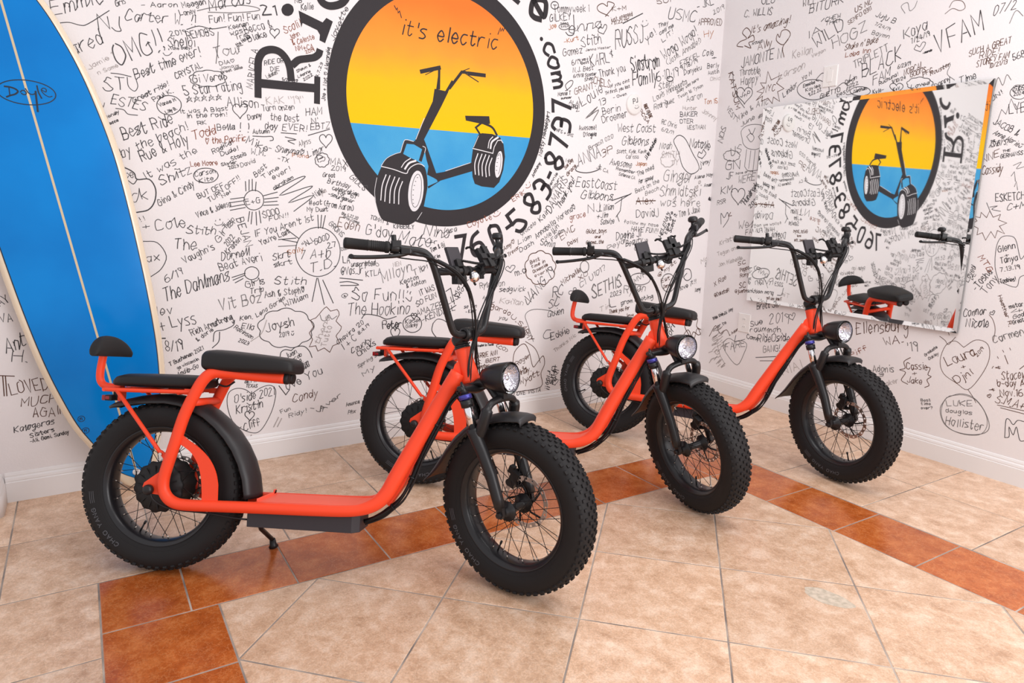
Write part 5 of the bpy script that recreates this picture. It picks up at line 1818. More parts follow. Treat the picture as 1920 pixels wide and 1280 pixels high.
def motor_fn(b):
    n = 72
    def ring(r, a, wob): return [Vector(((r + wob * math.cos(14 * 2 * PI * k / n)) * math.cos(2 * PI * k / n), a, (r + wob * math.cos(14 * 2 * PI * k / n)) * math.sin(2 * PI * k / n))) for k in range(n)]
    R_ = [ring(.012, -.062, 0), ring(.040, -.0615, 0), ring(.060, -.056, .0008), ring(.0855, -.050, .0028), ring(.0885, -.042, .0030), ring(.082, -.036, .0015), ring(.079, 0, 0), ring(.082, .036, .0015), ring(.0885, .042, .003), ring(.0855, .048, .0028), ring(.055, .054, 0), ring(.018, .058, 0), ring(.012, .075, 0)]
    b.grid(R_)
    for k in range(14):   # radial cooling ribs on the flank
        t = 2 * PI * (k + .5) / 14
        b.box((.058 * math.cos(t), -.0575, .058 * math.sin(t)), (.034, .004, .003), frame=Matrix.Rotation(-t, 3, 'Y'))
    b.tube([(0, -.098, 0), (0, .098, 0)], .0075, 12)
def disc_fn(ro, ri, y):
    def f(b):
        n = 60
        pts = lambda r, k: Vector((r * math.cos(2 * PI * k / n), 0, r * math.sin(2 * PI * k / n)))
        # braking band with slots, built from small quads so that the slots stay open
        for k in range(n):
            for (a, c) in ((ro, ro - .003), (ro - .003, ro - .0105), (ro - .0105, ri)):
                if (a, c) == (ro - .003, ro - .0105) and k % 3 == 1: continue
                wob = .0016 * math.sin(2 * PI * k / 5) if a == ro else 0
                wob2 = .0016 * math.sin(2 * PI * (k + 1) / 5) if a == ro else 0
                P = [pts(a + wob, k), pts(a + wob2, k + 1), pts(c, k + 1), pts(c, k)]
                i0 = [b.vert(p + Vector((0, y - .0009, 0))) for p in P]; i1 = [b.vert(p + Vector((0, y + .0009, 0))) for p in P]
                b.face(i0); b.face(i1[::-1])
                for e in range(4): b.face((i0[e], i1[e], i1[(e + 1) % 4], i0[(e + 1) % 4]))
        for k in range(5):
            t = 2 * PI * k / 5
            b.tube([(.017 * math.cos(t - .5), y, .017 * math.sin(t - .5)), ((.04) * math.cos(t - .1), y, .04 * math.sin(t - .1)), ((ri + .002) * math.cos(t + .22), y, (ri + .002) * math.sin(t + .22))], .0042, 6, m=1, sx=.3, up=(0, 1, 0))
        b.lathe([(.012, y - .002), (.022, y - .002), (.022, y + .002), (.012, y + .002)], seg=20, closed=True, m=1)
    return f
def wheel(kind, root, M_, roll):
    mw = M_ @ Matrix.Rotation(roll, 4, 'Y')
    w = part(kind + '_wheel', root, BLACKGLOSS, rim_fn, M_=mw, key='wheel_rim')
    part('tire', w, [RUBBER, TIRETEXT], tire_fn)
    rear = kind == 'rear'
    if rear:
        part('hub_motor', w, BLACKMATTE, motor_fn)
        part('brake_disc', w, [STEEL, BLACKSATIN], disc_fn(0.0985, 0.084, 0.064), key='rear_brake_disc')
    else:
        part('hub', w, BLACKSATIN, front_hub_fn)
        part('brake_disc', w, [STEEL, BLACKSATIN], disc_fn(0.0900, 0.074, 0.056), key='front_brake_disc')
    rh = 0.086 if rear else 0.031; yh = 0.042 if rear else 0.048
    cr = 0.40 if rear else 1.05
    for k in range(36):
        s = 1 if k % 2 else -1; dr = 1 if (k // 2) % 2 else -1
        me = shared('spoke_%s_%d_%d' % (kind, s, dr), spoke_fn(rh, yh * s, cr * dr), [CABLE, ZINC])
        inst('spoke', me, w, Matrix.Rotation(-2 * PI * k / 36, 4, 'Y'))
    vm = part('valve', w, CABLE, lambda b: (b.tube([(.187 * math.cos(.09), 0, .187 * math.sin(.09)), (.158 * math.cos(.09), 0, .158 * math.sin(.09))], .0032, 8), b.tube([(.158 * math.cos(.09), 0, .158 * math.sin(.09)), (.147 * math.cos(.09), 0, .147 * math.sin(.09))], .0042, 8)))
    return w

# ---- frame
TUBE = [(0.423, -0.0225, 0.692), (0.36, -0.027, 0.6945), (0.29, -0.043, 0.6995), (0.225, -0.068, 0.7045), (0.188, -0.080, 0.7005), (0.163, -0.087, 0.678), (0.138, -0.090, 0.632), (0.104, -0.092, 0.552), (0.078, -0.093, 0.458),
        (0.053, -0.093, 0.370), (0.045, -0.093, 0.330), (0.048, -0.093, 0.297), (0.066, -0.093, 0.270), (0.098, -0.093, 0.2545), (0.15, -0.092, 0.2515), (0.25, -0.091, 0.2535), (0.40, -0.090, 0.2565), (0.56, -0.089, 0.259),
        (0.68, -0.086, 0.2625), (0.735, -0.080, 0.270), (0.778, -0.071, 0.289), (0.810, -0.061, 0.322), (0.835, -0.052, 0.370), (0.870, -0.041, 0.440), (0.945, -0.026, 0.583), (0.985, -0.021, 0.657), (1.028, -0.014, 0.738)]
def frame_fn(b):
    P = crom(TUBE, 5)
    for pth in (P, [Vector((p.x, -p.y, p.z)) for p in P]):
        rad = [0.0195 + (0.0075 * min(max((p.x - .72) / .12, 0), 1)) for p in pth]
        b.tube(pth, rad, 18)
    # head tube with flared ends, and the weld web behind it
    L = (HT_T - HT_B).length; q = Vector((0, 0, 1)).rotation_difference(SAX).to_matrix()
    b.lathe([(0.0, 0.001), (0.024, 0.0), (0.033, 0.0), (0.0335, 0.012), (0.031, 0.035), (0.0285, L * .6), (0.0275, L - .012), (0.0285, L), (0.024, L), (0, L - .001)], axis='Z', seg=28, c=HT_B, frame=q)
    web = [(0.985, 0.655), (1.050, 0.700), (1.036, 0.790), (1.015, 0.765)]
    b.prism(web, -0.018, 0.018)
    b.prism([(0.84, .352), (.80, .285), (.815, .275), (.86, .345), (.98, .60), (.965, .625)], -.03, .03)
    # cross tubes
    b.tube([(0.128, -0.088, 0.598), (0.128, 0.088, 0.598)], 0.0135, 14)
    b.tube([(0.215, -0.066, 0.694), (0.215, 0.066, 0.694)], 0.0125, 14)
    b.tube([(0.36, -0.089, 0.256), (0.36, 0.089, 0.256)], 0.014, 14)
    b.tube([(0.70, -0.085, 0.262), (0.70, 0.085, 0.262)], 0.014, 14)
def gusset_fn(s):
  def f(b):
    out = [(0.088, 0.497), (0.121, 0.473), (0.158, 0.450), (0.190, 0.424), (0.214, 0.394), (0.230, 0.360), (0.238, 0.325), (0.240, 0.250)]
    inn_ = [(0.184, 0.250), (0.184, 0.29), (0.180, 0.329), (0.173, 0.364), (0.161, 0.396), (0.140, 0.426), (0.110, 0.448), (0.078, 0.462)]
    poly = [(p.x, p.y) for p in crom([(*q, 0) for q in out[:-1]], 4)] + [out[-1], inn_[0]] + [(p.x, p.y) for p in crom([(*q, 0) for q in inn_[1:]], 4)]
    b.prism(poly, s * 0.0945, s * 0.0895)
  return f
def dropout_fn(s):
  def f(b):
    poly = [(-0.026, 0.306), (-0.021, 0.320), (0.030, 0.358), (0.055, 0.372), (0.050, 0.300), (0.046, 0.280), (0.006, 0.284), (-0.010, 0.289)]
    b.prism(poly, s * 0.0975, s * 0.0905)
    b.prism([(0.020, 0.425), (0.030, 0.432), (0.070, 0.405), (0.066, 0.375), (0.050, 0.392)], s * 0.094, s * 0.089)
  return f
def capnut_fn(s):
  def f(b):
    b.lathe([(0.0, s * .121), (.008, s * .1205), (.0145, s * .117), (.0175, s * .110), (.0175, s * .101), (.015, s * .0975), (0, s * .0975)], seg=20, c=(0, 0, .298))
  return f
def endcap_fn(s):
  def f(b):
    o = Vector((0.423, s * .0225, .692)); d = Vector((.063, s * .0045 * -1, -.0025)).normalized()
    b.tube([o, o + d * .010, o + d * .013, o + d * .0145], [.0205, .0205, .018, .010], 18)
  return f
def deck_fn(b):
    n = 10
    P = [(0.372, .2745), (0.70, .2785), (0.735, .283), (.765, .297), (.79, .318)]
    hwf = [.078, .074, .066, .058, .050]
    rings = [[(x, -h, z), (x, h, z), (x, h, z - .004), (x, -h, z - .004)] for (x, z), h in zip(P, hwf)]
    bb = b.grid(rings, smooth=False); b.cap(bb[0], 0, True); b.cap(bb[-1])
    b.box((.3705, 0, .2775), (.004, .150, .012))
    for s in (1,): b.box((.3705, .067, .284), (.004, .018 if s > 0 else .017, .014)); b.tube([(.372, .067, .2855), (.3755, .067, .2855)], .0040, 10, m=1)
def battery_fn(b):
    # aluminium case hung under the deck, with the front corners cut back
    pl = [(0.336, -0.072), (0.700, -0.072), (0.722, -0.050), (0.722, 0.050), (0.700, 0.072), (0.336, 0.072)]
    a = [b.vert((x, y, .186)) for x, y in pl]; c = [b.vert((x, y, .246)) for x, y in pl]
    b.cap(a, 0, True); b.cap(c)
    for k in range(6): b.face((a[k], a[(k + 1) % 6], c[(k + 1) % 6], c[k]))
def rack_fn(b):
    for s in (-1, 1):
        b.tube(crom([(-.205, s * .055, .6285), (-.198, s * .072, .6285), (-.15, s * .0785, .629), (0.03, s * .082, .6315), (0.128, s * .086, .6335)], 5), .0072, 10)
        b.tube([(-.150, s * .080, .626), (0.008, s * .088, .442), (0.030, s * .0905, .418)], [.0072, .0072, .006], 10)
        b.box((.118, s * .082, .633), (.045, .007, .020))
    for x in (-.200, -.06, .07): b.tube([(x, -.08, .628), (x, .08, .628)], .0065, 10)
    b.box((-.185, 0, .630), (.03, .06, .006)); b.box((-.185, 0, .607), (.012, .030, .044))
def rackbolt_fn(s, k):
    def f(b):
        x, z, y = ((.118, .633, .0865), (.030, .418, .0965))[k]
        b.tube([(x, s * (y - .002), z), (x, s * (y + .003), z)], .0062, 8)
    return f
def post_fn(b):
    b.tube(crom([(-.185, 0, .633), (-.245, 0, .636), (-.268, 0, .652), (-.273, 0, .685), (-.266, 0, .742), (-.262, 0, .765)], 6), .0125, 14, sx=1.15, up=(0, 1, 0))
def loft_pad(b, st, n=28, pw=3.2):
    rings = []
    for x, hw_, z0, z1, y0 in st:
        r = []
        for k in range(n):
            t = 2 * PI * k / n; c, s = math.cos(t), math.sin(t)
            r.append((x, y0 + hw_ * math.copysign(abs(c) ** (2 / pw), c), (z0 + z1) / 2 + (z1 - z0) / 2 * math.copysign(abs(s) ** (2 / pw), s)))
        rings.append(r)
    bb = b.grid(rings); b.cap(bb[0], 0, True); b.cap(bb[-1])
def seat_fn(b):
    loft_pad(b, [(0.149, .076, .718, .764, 0), (0.1515, .090, .711, .774, 0), (.159, .097, .707, .780, 0), (.18, .101, .705, .7825, 0), (.22, .103, .704, .7800, 0), (.28, .100, .7045, .7755, 0), (.34, .091, .7055, .7705, 0), (.39, .081, .706, .7665, 0), (.425, .072, .7065, .7625, 0), (.446, .065, .7065, .758, 0), (.456, .059, .707, .752, 0), (.461, .050, .709, .743, 0), (.463, .038, .713, .733, 0)], 32, 3.8)
def pseat_fn(b):
    loft_pad(b, [(-.183, .050, .644, .658, 0), (-.180, .062, .641, .668, 0), (-.166, .073, .640, .679, 0), (-.14, .081, .6395, .6855, 0), (-.08, .085, .6395, .6875, 0), (.04, .086, .6405, .6890, 0), (.10, .083, .641, .6885, 0), (.124, .077, .642, .685, 0), (.135, .069, .644, .678, 0), (.139, .056, .649, .669, 0)], 32)
def backrest_fn(b):
    # a dome-topped pad, bent slightly forward at its ends
    n = 25; rings = []
    for i in range(n):
        q = -1 + 2 * i / (n - 1); y = q * .104
        h = .070 * max(0.0, 1 - abs(q) ** 2.3) ** .62 + .004
        th = .023 * (max(0.0, 1 - abs(q) ** 4)) ** .5 + .004
        xc = -.252 + .022 * q * q
        r = []
        for k in range(20):
            t = 2 * PI * k / 20; c, s = math.cos(t), math.sin(t)
            zz = .742 + h * (.5 + .5 * math.copysign(abs(s) ** .75, s))
            r.append((xc + th * math.copysign(abs(c) ** .75, c) * (1.0 - .25 * max(s, 0)), y, zz))
        rings.append(r)
    bb = b.grid(rings); b.cap(bb[0], 0, True); b.cap(bb[-1])
def sweep_fender(b, c, stations, lip=.010, t=.0028, seg=14):
    # stations: (angle deg, radius, half width, crown drop)
    outer, inner = [], []
    for a, r, hw_, dr in stations:
        a = math.radians(a); ro, ri = [], []
        for k in range(seg + 1):
            q = -1 + 2 * k / seg; y = hw_ * math.sin(q * PI / 2 * .98); d = dr * (1 - math.cos(q * PI / 2 * .98))
            for lst, off in ((ro, 0), (ri, t)):
                R_ = r - d - off; lst.append((c[0] + R_ * math.cos(a), y * (1 - off * 6), c[2] + R_ * math.sin(a)))
        outer.append(ro + ri[::-1])
    bb = b.grid(outer, closed_u=True); b.cap(bb[0], 0, True); b.cap(bb[-1])
def rfender_fn(b):
    st = [(128.5, .338, .030, .004), (127.0, .344, .044, .010), (124, .343, .054, .018), (118, .336, .058, .024), (108, .327, .060, .028)]
    st += [(a, .322, .061, .030) for a in (98, 88, 78, 68, 58, 48)] + [(38, .324, .062, .030), (28, .328, .062, .030), (18, .333, .062, .030), (8, .339, .062, .030), (-1, .345, .062, .030), (-4, .347, .062, .030)]
    sweep_fender(b, (0, 0, .298), st)
def ffender_fn(b):
    st = [(79.8, .306, .046, .014), (80.2, .321, .050, .016), (81.5, .3245, .051, .016), (85, .325, .052, .020), (92, .324, .051, .024), (100, .322, .052, .026), (112, .321, .055, .027), (124, .321, .058, .028), (136, .322, .060, .030), (146, .325, .061, .030), (155, .331, .062, .030), (162, .341, .063, .028), (168, .355, .065, .022), (172, .370, .067, .016), (173.5, .376, .062, .013)]
    sweep_fender(b, (1.253, 0, .300), st)
def taillamp_fn(b):
    b.box((-.218, 0, .596), (.026, .056, .020)); b.box((-.203, 0, .606), (.022, .016, .030))
def tailred_fn(b): b.box((-.236, 0, .596), (.016, .052, .019)); b.box((-.221, 0, .5965), (.016, .0575, .013))
# ---- fork and front end
def fork_fn(b):
    for s in (-1, 1):
        b.tube([(1.1465, s * .0895, .572), (1.152, s * .0895, .557), (1.186, s * .090, .496), (1.218, s * .090, .428), (1.243, s * .0895, .352), (1.252, s * .089, .322)], [.0245, .0225, .021, .0200, .0195, .0185], 18)
        b.prism([(1.236, .322), (1.246, .338), (1.262, .336), (1.266, .300), (1.260, .286), (1.248, .286)], s * .094, s * .079)
        # crown leg sockets
        b.tube([(1.0985, s * .0862, .724), (1.104, s * .0865, .707), (1.1115, s * .0867, .6845)], [.003, .008, .0155], 14)
    # the brace that arches over the wheel
    arch = crom([(1.160, -.082, .540), (1.185, -.083, .590), (1.197, -.078, .632), (1.199, -.055, .657), (1.200, 0, .664), (1.199, .055, .657), (1.197, .078, .632), (1.185, .083, .590), (1.160, .082, .540)], 6)
    b.tube(arch, [.019 if abs(p.y) > .075 else .0125 for p in arch], 14, sx=1.0)
    # crown
    rings = []
    for y, w_, h_ in ((-.101, .010, .007), (-.094, .016, .010), (-.06, .022, .013), (-.03, .033, .017), (0, .037, .018), (.03, .033, .017), (.06, .022, .013), (.094, .016, .010), (.101, .010, .007)):
        cxx = 1.083 + .018 * (abs(y) / .1) ** 1.5
        rings.append([(cxx + w_ * math.cos(2 * PI * k / 16) * .95, y, .688 + .014 * (abs(y) / .1) + h_ * math.sin(2 * PI * k / 16)) for k in range(16)])
    bb = b.grid(rings); b.cap(bb[0], 0, True); b.cap(bb[-1])
    b.tube([HT_B - SAX * .010, HT_B + SAX * .002], [.029, .0335], 24)
def stanchion_fn(s):
    return lambda b: b.tube([(1.113, s * .0868, .680), (1.149, s * .0893, .568)], .0150, 20)
def wiper_fn(s):
    return lambda b: b.tube([(1.1185, s * .0872, .664), (1.1255, s * .0876, .642)], [.0215, .0208], 20)
def bluecap_fn(s):
    return lambda b: b.tube([(1.1125, s * .0868, .6815), (1.1175, s * .0870, .667)], [.0222, .0226], 20)
def caliper_fn(b):
    b.box((1.205, .064, .372), (.030, .034, .058), frame=Matrix.Rotation(.45, 3, 'Y')); b.box((1.190, .070, .402), (.018, .022, .026), frame=Matrix.Rotation(.45, 3, 'Y'))
    b.tube([(1.19, .078, .36), (1.19, .046, .36)], .013, 12); b.tube([(1.20, .072, .345), (1.235, .085, .350)], .008, 8)
def rcaliper_fn(b):
    b.box((.118, .066, .375), (.036, .034, .055), frame=Matrix.Rotation(-.6, 3, 'Y')); b.tube([(.125, .082, .385), (.125, .048, .385)], .013, 12)
HLC = Vector((1.234, 0, .736)); HLD = Vector((.995, 0, .05)).normalized()
HLM = Vector((1, 0, 0)).rotation_difference(HLD).to_matrix()
def lampbody_fn(b):
    b.lathe([(0.0, -.112), (.014, -.111), (.026, -.104), (.038, -.086), (.046, -.060), (.0505, -.030), (.0535, -.006), (.0535, .002), (.0525, .003), (.0520, -.002), (.048, -.012), (.04, -.03)], axis='X', seg=32, c=HLC, frame=HLM)
    b.box(HLC + Vector((-.035, 0, -.060)), (.036, .022, .022))
def lampring_fn(b): b.lathe([(.0522, -.001), (.0540, .002), (.0536, .0055), (.0518, .0055), (.0512, .001)], axis='X', seg=36, c=HLC, frame=HLM, closed=True)
def lampbowl_fn(b):
    b.lathe([(.0512, -.001), (.044, -.015), (.030, -.030), (.016, -.038), (.006, -.040), (.0, -.040)], axis='X', seg=32, c=HLC, frame=HLM)
    b.lathe([(.0, -.006), (.008, -.008), (.010, -.014), (.009, -.038)], axis='X', seg=16, c=HLC, frame=HLM)
def lampglass_fn(b):
    b.lathe([(.0, .0075), (.02, .0070), (.036, .0056), (.0505, .003), (.051, .0005), (.036, .003), (.02, .0045), (0, .005)], axis='X', seg=36, c=HLC, frame=HLM)
def bracket_fn(b):
    b.tube(crom([(1.085, 0, .700), (1.118, 0, .712), (1.152, 0, .703), (1.176, 0, .678), (1.190, 0, .662)], 6), .0145, 12, sx=1.6, up=(0, 1, 0))
    b.tube([(1.190, 0, .664), (1.197, 0, .690)], .008, 10)
    b.tube([(1.183, -.012, .672), (1.183, .012, .672)], .0058, 8, m=1)
def stem_fn(b):
    b.tube([HT_T + SAX * .0, HT_T + SAX * .006], [.0285, .0275], 24)
    b.tube([HT_T + SAX * .006, HT_T + SAX * .012], .026, 24)
    o = HT_T + SAX * .012
    b.tube([o, o + SAX * .026], [.0245, .0235], 20)
    a = o + SAX * .020
    rings = []
    tip = Vector((1.067, 0, .875)); d = (tip - a).normalized(); n_ = Vector((0, 1, 0)); u_ = d.cross(n_)
    for t, w_, h_ in ((-.022, .020, .014), (-.012, .025, .020), (.02, .024, .0185), (.045, .027, .0185), (.058, .028, .020)):
        c = a + d * t
        rings.append([c + n_ * (w_ * math.copysign(abs(math.cos(q)) ** .5, math.cos(q))) + u_ * (h_ * math.copysign(abs(math.sin(q)) ** .5, math.sin(q))) for q in [2 * PI * (k + .5) / 12 for k in range(12)]])
    bb = b.grid(rings, smooth=False); b.cap(bb[0], 0, True); b.cap(bb[-1])
    b.lathe([(.0155, -.030), (.0225, -.028), (.0225, -.004), (.0195, -.003), (.0195, .003), (.0225, .004), (.0225, .028), (.0155, .030)], seg=20, c=tip)
    for y in (-.020, .020): b.tube([tip + Vector((.010, y, -.024)), tip + Vector((.020, y, .022))], .0042, 8)
BAR = [(1.067, 0, .875), (1.067, -.040, .875), (1.067, -.062, .877), (1.0665, -.080, .887), (1.0662, -.092, .908), (1.0655, -.108, .950), (1.064, -.158, 1.084), (1.060, -.175, 1.126), (1.053, -.187, 1.144), (1.043, -.203, 1.153), (1.022, -.232, 1.1585), (0.983, -.287, 1.167), (0.910, -.390, 1.1805)]
def bar_fn(b):
    P = crom(BAR, 6)
    L = [Vector((p.x, -p.y, p.z)) for p in P[::-1]]
    b.tube(L[:-1] + P, .0118, 16)
    b.tube([(1.064, -.158, 1.088), (1.064, .158, 1.088)], .0125, 16)
gd = (Vector((.910, -.390, 1.1805)) - Vector((.983, -.287, 1.167))).normalized()
gi = Vector((.983, -.287, 1.167))
def mir(v, s): return Vector((v[0], v[1] * -s, v[2]))   # s=-1 keeps the right side
def grip_fn(s):
    def f(b):
        d = Vector((gd.x, gd.y * -s, gd.z)); o = mir(gi, s)
        pts = [o + d * t for t in (-.004, 0, .008, .009, .060, .061, .063, .064, .126, .132, .135)]
        b.tube(pts, [.0175, .0185, .0185, .0165, .0160, .0175, .0175, .0165, .0172, .0165, .010], 20)
        for k in range(7): b.tube([o + d * (.014 + .006 * k), o + d * (.0165 + .006 * k)], .0168, 20)
    return f
def control_fn(s):
    def f(b):
        d = Vector((gd.x, gd.y * -s, gd.z)); o = mir(gi, s)
        c = o - d * .020
        b.tube([o - d * .034, o - d * .008], .0185, 16)
        b.box(c + Vector((.008, 0, .012)), (.026, .030, .022), frame=Matrix.Rotation(-.6 * s * -1, 3, 'Z'))
        b.tube([c + Vector((0, 0, .018)), c + Vector((-.002, 0, .040))], [.008, .0085], 12)
        b.box(o - d * .046 + Vector((.012, 0, -.008)), (.030, .024, .018), frame=Matrix.Rotation(.9 * -s, 3, 'Z'))
        if s > 0:
            b.lathe([(0, .012), (.014, .011), (.021, .004), (.022, -.008), (.016, -.014), (0, -.014)], axis='Z', seg=20, c=c + Vector((-.004, .004, .048)))
    return f
def lever_fn(s):
    def f(b):
        P = [(1.018, -.236, 1.150), (1.010, -.262, 1.143), (.998, -.290, 1.139), (.972, -.330, 1.137), (.950, -.365, 1.137), (.937, -.388, 1.138), (.938, -.398, 1.140)]
        P = crom([mir(p, s) for p in P], 6)
        b.tube(P, [.0108 - .0030 * min(1, k / 14) + (.002 if k > len(P) - 4 else 0) for k in range(len(P))], 10, sx=.8)
        b.tube([mir((1.024, -.232, 1.157), s), mir((1.022, -.238, 1.146), s)], .013, 12)
        b.tube([mir((1.020, -.240, 1.150), s), mir((1.052, -.205, 1.140), s)], [.008, .005], 10)
    return f
def display_fn(b):
    R_ = Matrix.Rotation(-.36, 3, 'Y')
    b.box((1.046, -.044, 1.132), (.013, .062, .074), frame=R_)
def dispmount_fn(b):
    R_ = Matrix.Rotation(-.36, 3, 'Y')
    b.box((1.060, -.044, 1.112), (.026, .030, .026), frame=R_); b.box((1.066, -.044, 1.058), (.026, .050, .026))
    b.lathe([(.013, -.010), (.0185, -.009), (.0185, .009), (.013, .010)], seg=16, c=(1.064, -.024, 1.088)); b.lathe([(.013, -.010), (.0185, -.009), (.0185, .009), (.013, .010)], seg=16, c=(1.064, -.066, 1.088))
    b.box((1.068, -.024, 1.068), (.014, .014, .012)); b.box((1.068, -.066, 1.068), (.014, .014, .012))
def phone_fn(b):
    R_ = Matrix.Rotation(-.55, 3, 'Y')
    o = Vector((1.085, .074, 1.130))
    b.box(o, (.018, .060, .072), frame=R_)
    b.box(o + R_ @ Vector((.012, 0, 0)), (.010, .074, .020), frame=R_); b.box(o + R_ @ Vector((.012, 0, 0)), (.010, .018, .086), frame=R_)
    for sy_, sz in ((-1, -1), (1, -1), (1, 1), (-1, 1)):
        P = [o + R_ @ Vector((-.004, sy_ * .026, sz * .030)), o + R_ @ Vector((-.004, sy_ * .046, sz * .048)), o + R_ @ Vector((-.020, sy_ * .050, sz * .051)), o + R_ @ Vector((-.020, sy_ * .040, sz * .056)), o + R_ @ Vector((-.012, sy_ * .022, sz * .050))]
        b.tube(P, .0038, 8)
    b.tube([o + R_ @ Vector((.01, 0, -.01)), Vector((1.070, .070, 1.100))], .010, 12)
    b.lathe([(.013, -.012), (.020, -.011), (.020, .011), (.013, .012)], seg=16, c=(1.064, .070, 1.088)); b.box((1.068, .070, 1.065), (.016, .020, .012))
def bell_fn(b):
    o = Vector((1.086, .012, 1.068))
    M3 = Vector((0, 0, 1)).rotation_difference(Vector((.95, -.25, -.1))).to_matrix()
    b.lathe([(0, .016), (.010, .0145), (.0165, .009), (.0195, .0), (.0195, -.005), (.0175, -.005), (.016, .0), (.0, .006)], axis='Z', seg=28, c=o, frame=M3)
def bellclamp_fn(b):
    b.lathe([(.0125, -.008), (.0165, -.007), (.0165, .007), (.0125, .008)], seg=16, c=(1.064, .008, 1.088)); b.tube([(1.070, .010, 1.078), (1.084, .012, 1.069)], .007, 10)
    b.tube([(1.078, .014, 1.062), (1.080, .020, 1.044), (1.084, .020, 1.040)], .004, 8)
def bar_cables(side):
    def f(b):
        s = side
        A_ = [(1.050, -.207, 1.141), (1.088, -.165, 1.118), (1.113, -.118, 1.086), (1.122, -.074, 1.038), (1.117, -.036, .975), (1.106, -.012, .915), (1.096, -.002, .862), (1.084, -.012, .815), (1.080, -.022, .765), (1.081, -.026, .715)]
        A_ = crom([mir(p, s) for p in A_], 8)
        b.tube(A_, [.0062 if 6 < k < 26 else .0042 for k in range(len(A_))], 10)
        for k in range(7, 26):
            for e in (0, .5):
                p = A_[k].lerp(A_[k + 1], e); d = (A_[k + 1] - A_[k]).normalized(); b.tube([p - d * .0011, p + d * .0011], .0074, 10)
        for j in (-1, 1):
            b.tube([p + Vector((.004 * j + .006 * math.sin(i * .12), .007 * j * (1 - i / len(A_)), -.004 * j)) for i, p in enumerate(A_)], .0022, 8)
        b.tube(crom([mir(p, s) for p in [(.985, -.285, 1.147), (1.000, -.262, 1.135), (1.03, -.225, 1.128), (1.070, -.185, 1.118), (1.112, -.122, 1.080)]], 6), .0022, 8)
    return f
def accessory_cable(b):
    P = crom([(1.046, -.045, 1.128), (1.088, -.02, 1.118), (1.098, .03, 1.112), (1.096, .09, 1.120), (1.090, .145, 1.132), (1.075, .185, 1.140)], 8)
    b.tube(P, .0038, 8)
    for k in range(4, len(P) - 6): b.tube([P[k], P[k].lerp(P[k + 1], .4)], .0046, 8)
def lamp_cable(b):
    b.tube(crom([(1.124, .006, .742), (1.108, .020, .752), (1.090, .030, .735), (1.080, .034, .710)], 6), .0024, 8)
    b.tube(crom([(1.100, .078, .700), (1.135, .100, .640), (1.165, .108, .560), (1.180, .105, .470), (1.190, .085, .410)], 8), .0027, 8)
def down_cables(b):
    A_ = crom([(1.094, -.016, .716), (1.062, -.024, .690), (1.004, -.026, .640), (.966, -.028, .560), (.923, -.031, .459), (.882, -.033, .357), (.850, -.033, .298), (.808, -.030, .258), (.765, -.024, .232), (.728, -.016, .214)], 8)
    b.tube(A_, .0058, 10)
    for k in range(4, 40):
        for e in (0, .33, .66):
            p = A_[k].lerp(A_[k + 1], e); d = (A_[k + 1] - A_[k]).normalized(); b.tube([p - d * .0011, p + d * .0011], .0086, 10)
    for j, (a, c) in enumerate(((.008, .006), (-.006, .010), (.010, -.008))):
        b.tube([p + Vector((a * .9 + .003 * math.sin(i * .3 + j), c, -a * .6)) for i, p in enumerate(A_)], .0028, 8)
    for k in (12, 24, 38, 52): 
        if k < len(A_) - 1: b.tube([A_[k], A_[k].lerp(A_[k + 1], .4)], .0125, 8)
def hub_cable(b):
    b.tube(crom([(.004, -.104, .296), (.02, -.100, .262), (.08, -.094, .236), (.2, -.088, .228), (.30, -.08, .215), (.336, -.06, .208)], 6), .0035, 8)
    b.tube(crom([(.165, .015, .690), (.15, .03, .664), (.175, .05, .652), (.20, .062, .670)], 6), .0035, 8)

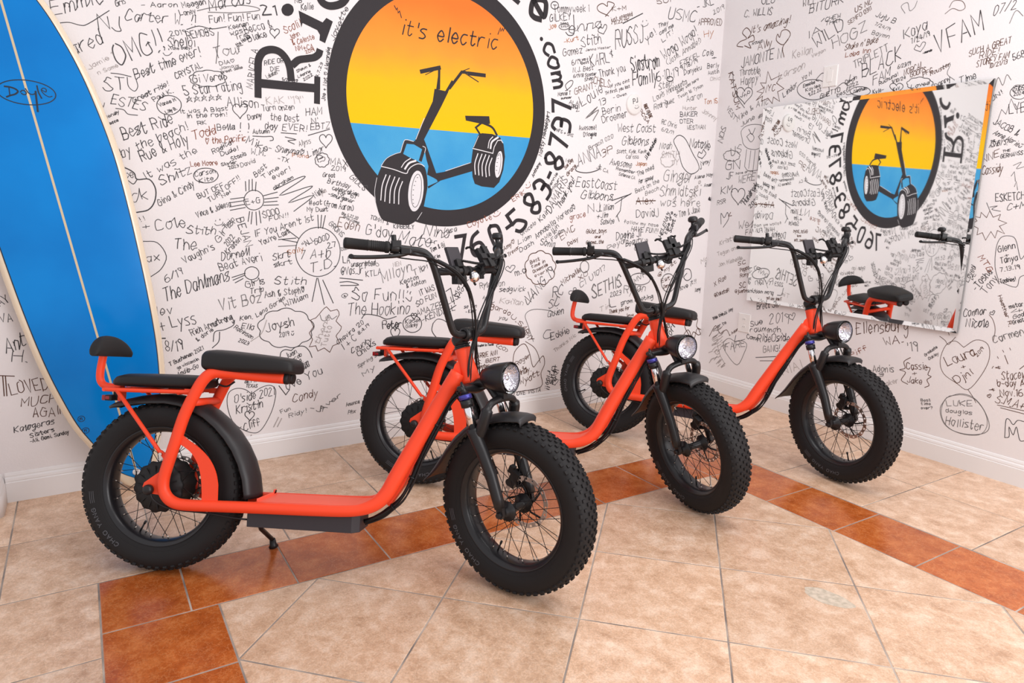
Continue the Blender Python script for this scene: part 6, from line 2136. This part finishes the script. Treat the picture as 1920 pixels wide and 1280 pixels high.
scooters = []
def scooter(loc, heading, lean, steer, label, rolls, backrest, caps=None):
    root = bpy.data.objects.new('electric_scooter', None); COL.objects.link(root)
    root.location = (loc[0], loc[1], 0.001); root.rotation_euler = (-lean, 0, heading)
    tag(root, label, 'scooter', 'orange fat-tire electric scooters')
    A = Matrix.Translation(HT_B) @ Matrix.Rotation(steer, 4, SAX) @ Matrix.Translation(-HT_B)
    fr = part('frame', root, ORANGE, frame_fn)
    for s in (-1, 1):
        for nm, fn, mm in (('gusset_plate', gusset_fn, ORANGE), ('dropout', dropout_fn, ORANGE), ('tube_cap', endcap_fn, BLACKMATTE), ('axle_cap', capnut_fn, BLACKSATIN)):
            inst(nm, shared('%s%d' % (nm, s), fn(s), mm), fr)
    part('footboard', root, [DECKP, BLACKMATTE], deck_fn)
    part('battery_case', root, GREYBOX, battery_fn, bevel=0.0022)
    wheel('rear', root, Matrix.Translation(AXR), rolls[0])
    wheel('front', root, A @ Matrix.Translation(AXF), rolls[1])
    part('rear_fender', root, FENDERP, rfender_fn); part('rear_brake_caliper', root, BLACKSATIN, rcaliper_fn)
    rk = part('rear_rack', root, ORANGE, rack_fn); [inst('rack_bolt', shared('rack_bolt%d%d' % (s, k), rackbolt_fn(s, k), ZINC), rk) for s in (-1, 1) for k in (0, 1)]
    part('seat', root, VINYL, seat_fn); part('passenger_seat', root, VINYL, pseat_fn)
    if backrest:
        br = part('backrest', root, FOAM, backrest_fn); part('backrest_post', br, ORANGE, post_fn)
    tl = part('tail_light', root, BLACKMATTE, taillamp_fn, bevel=.003); part('tail_lens', tl, REDLENS, tailred_fn, bevel=.003)
    kz = math.tan(lean) * .200 + 0.002
    kb = MB(); kb.box((.320, .056, .196), (.034, .030, .030)); kb.tube([(.319, .058, .190), (.313, .098, .140), (.319, .190, kz + .030)], [.011, .0085, .0085], 12); kb.tube([(.3190, .188, kz + .033), (.3195, .197, kz + .010), (.320, .200, kz + .003)], [.0105, .013, .018], 12)
    ko = kb.build('kickstand', BLACKSATIN, root)
    fk = part('fork', root, BLACKSATIN, fork_fn, M_=A)
    for s in (-1, 1):
        inst('stanchion', shared('stanchion%d' % s, stanchion_fn(s), CHROME), fk); inst('wiper_seal', shared('wiper%d' % s, wiper_fn(s), BLACKSATIN), fk); inst('adjuster_cap', shared('adj%d' % s, bluecap_fn(s), BLUE), fk)
    part('front_brake_caliper', root, BLACKSATIN, caliper_fn, M_=A)
    part('front_fender', root, FENDERP, ffender_fn, M_=A)
    hl = part('headlight', root, BLACKSATIN, lampbody_fn, M_=A)
    part('reflector', hl, REFL, lampbowl_fn); part('bezel', hl, BLACKGLOSS, lampring_fn); part('lens', hl, GLASS, lampglass_fn)
    part('lamp_bracket', hl, [BLACKSATIN, BLUE], bracket_fn)
    part('stem', root, BLACKSATIN, stem_fn, M_=A)
    bar = part('handlebar', root, BLACKSATIN, bar_fn, M_=A)
    for s in (-1, 1):
        inst('grip', shared('grip%d' % s, grip_fn(s), BLACKMATTE), bar); inst('control_clamp', shared('ctl%d' % s, control_fn(s), BLACKSATIN, .0025), bar); inst('brake_lever', shared('lever%d' % s, lever_fn(s), BLACKSATIN), bar)
    dp = part('display', root, GREYBOX, display_fn, bevel=.003, M_=A); part('display_mount', dp, BLACKMATTE, dispmount_fn, bevel=.002)
    part('phone_holder', root, BLACKMATTE, phone_fn, bevel=.002, M_=A)
    bl = part('bell', root, BELL, bell_fn, M_=A); part('bell_clamp', bl, BLACKMATTE, bellclamp_fn)
    for s in (-1, 1): inst('bar_cable', shared('barcable%d' % s, bar_cables(s), CABLE), root, A)
    part('display_cable', root, CABLE, accessory_cable, M_=A); part('lamp_cable', root, CABLE, lamp_cable, M_=A)
    part('frame_cable', root, CABLE, down_cables); part('hub_cable', root, CABLE, hub_cable)
    scooters.append(root)
    return root
scooter((-0.4629, 0.3211), -0.6413, 0.2334, -0.5535, 'nearest orange electric scooter, with a backrest, parked in front of the blue surfboard', (math.radians(122), math.radians(120)), True)
scooter((0.6487, 0.5984), -0.7439, 0.1390, -0.9642, 'middle orange electric scooter of the three, the one without a backrest', (math.radians(75), math.radians(95)), False)
scooter((1.8769, 0.7716), -1.1084, 0.1666, -0.5881, 'farthest orange electric scooter, with a backrest, handlebar in front of the wall mirror', (math.radians(160), math.radians(80)), True)
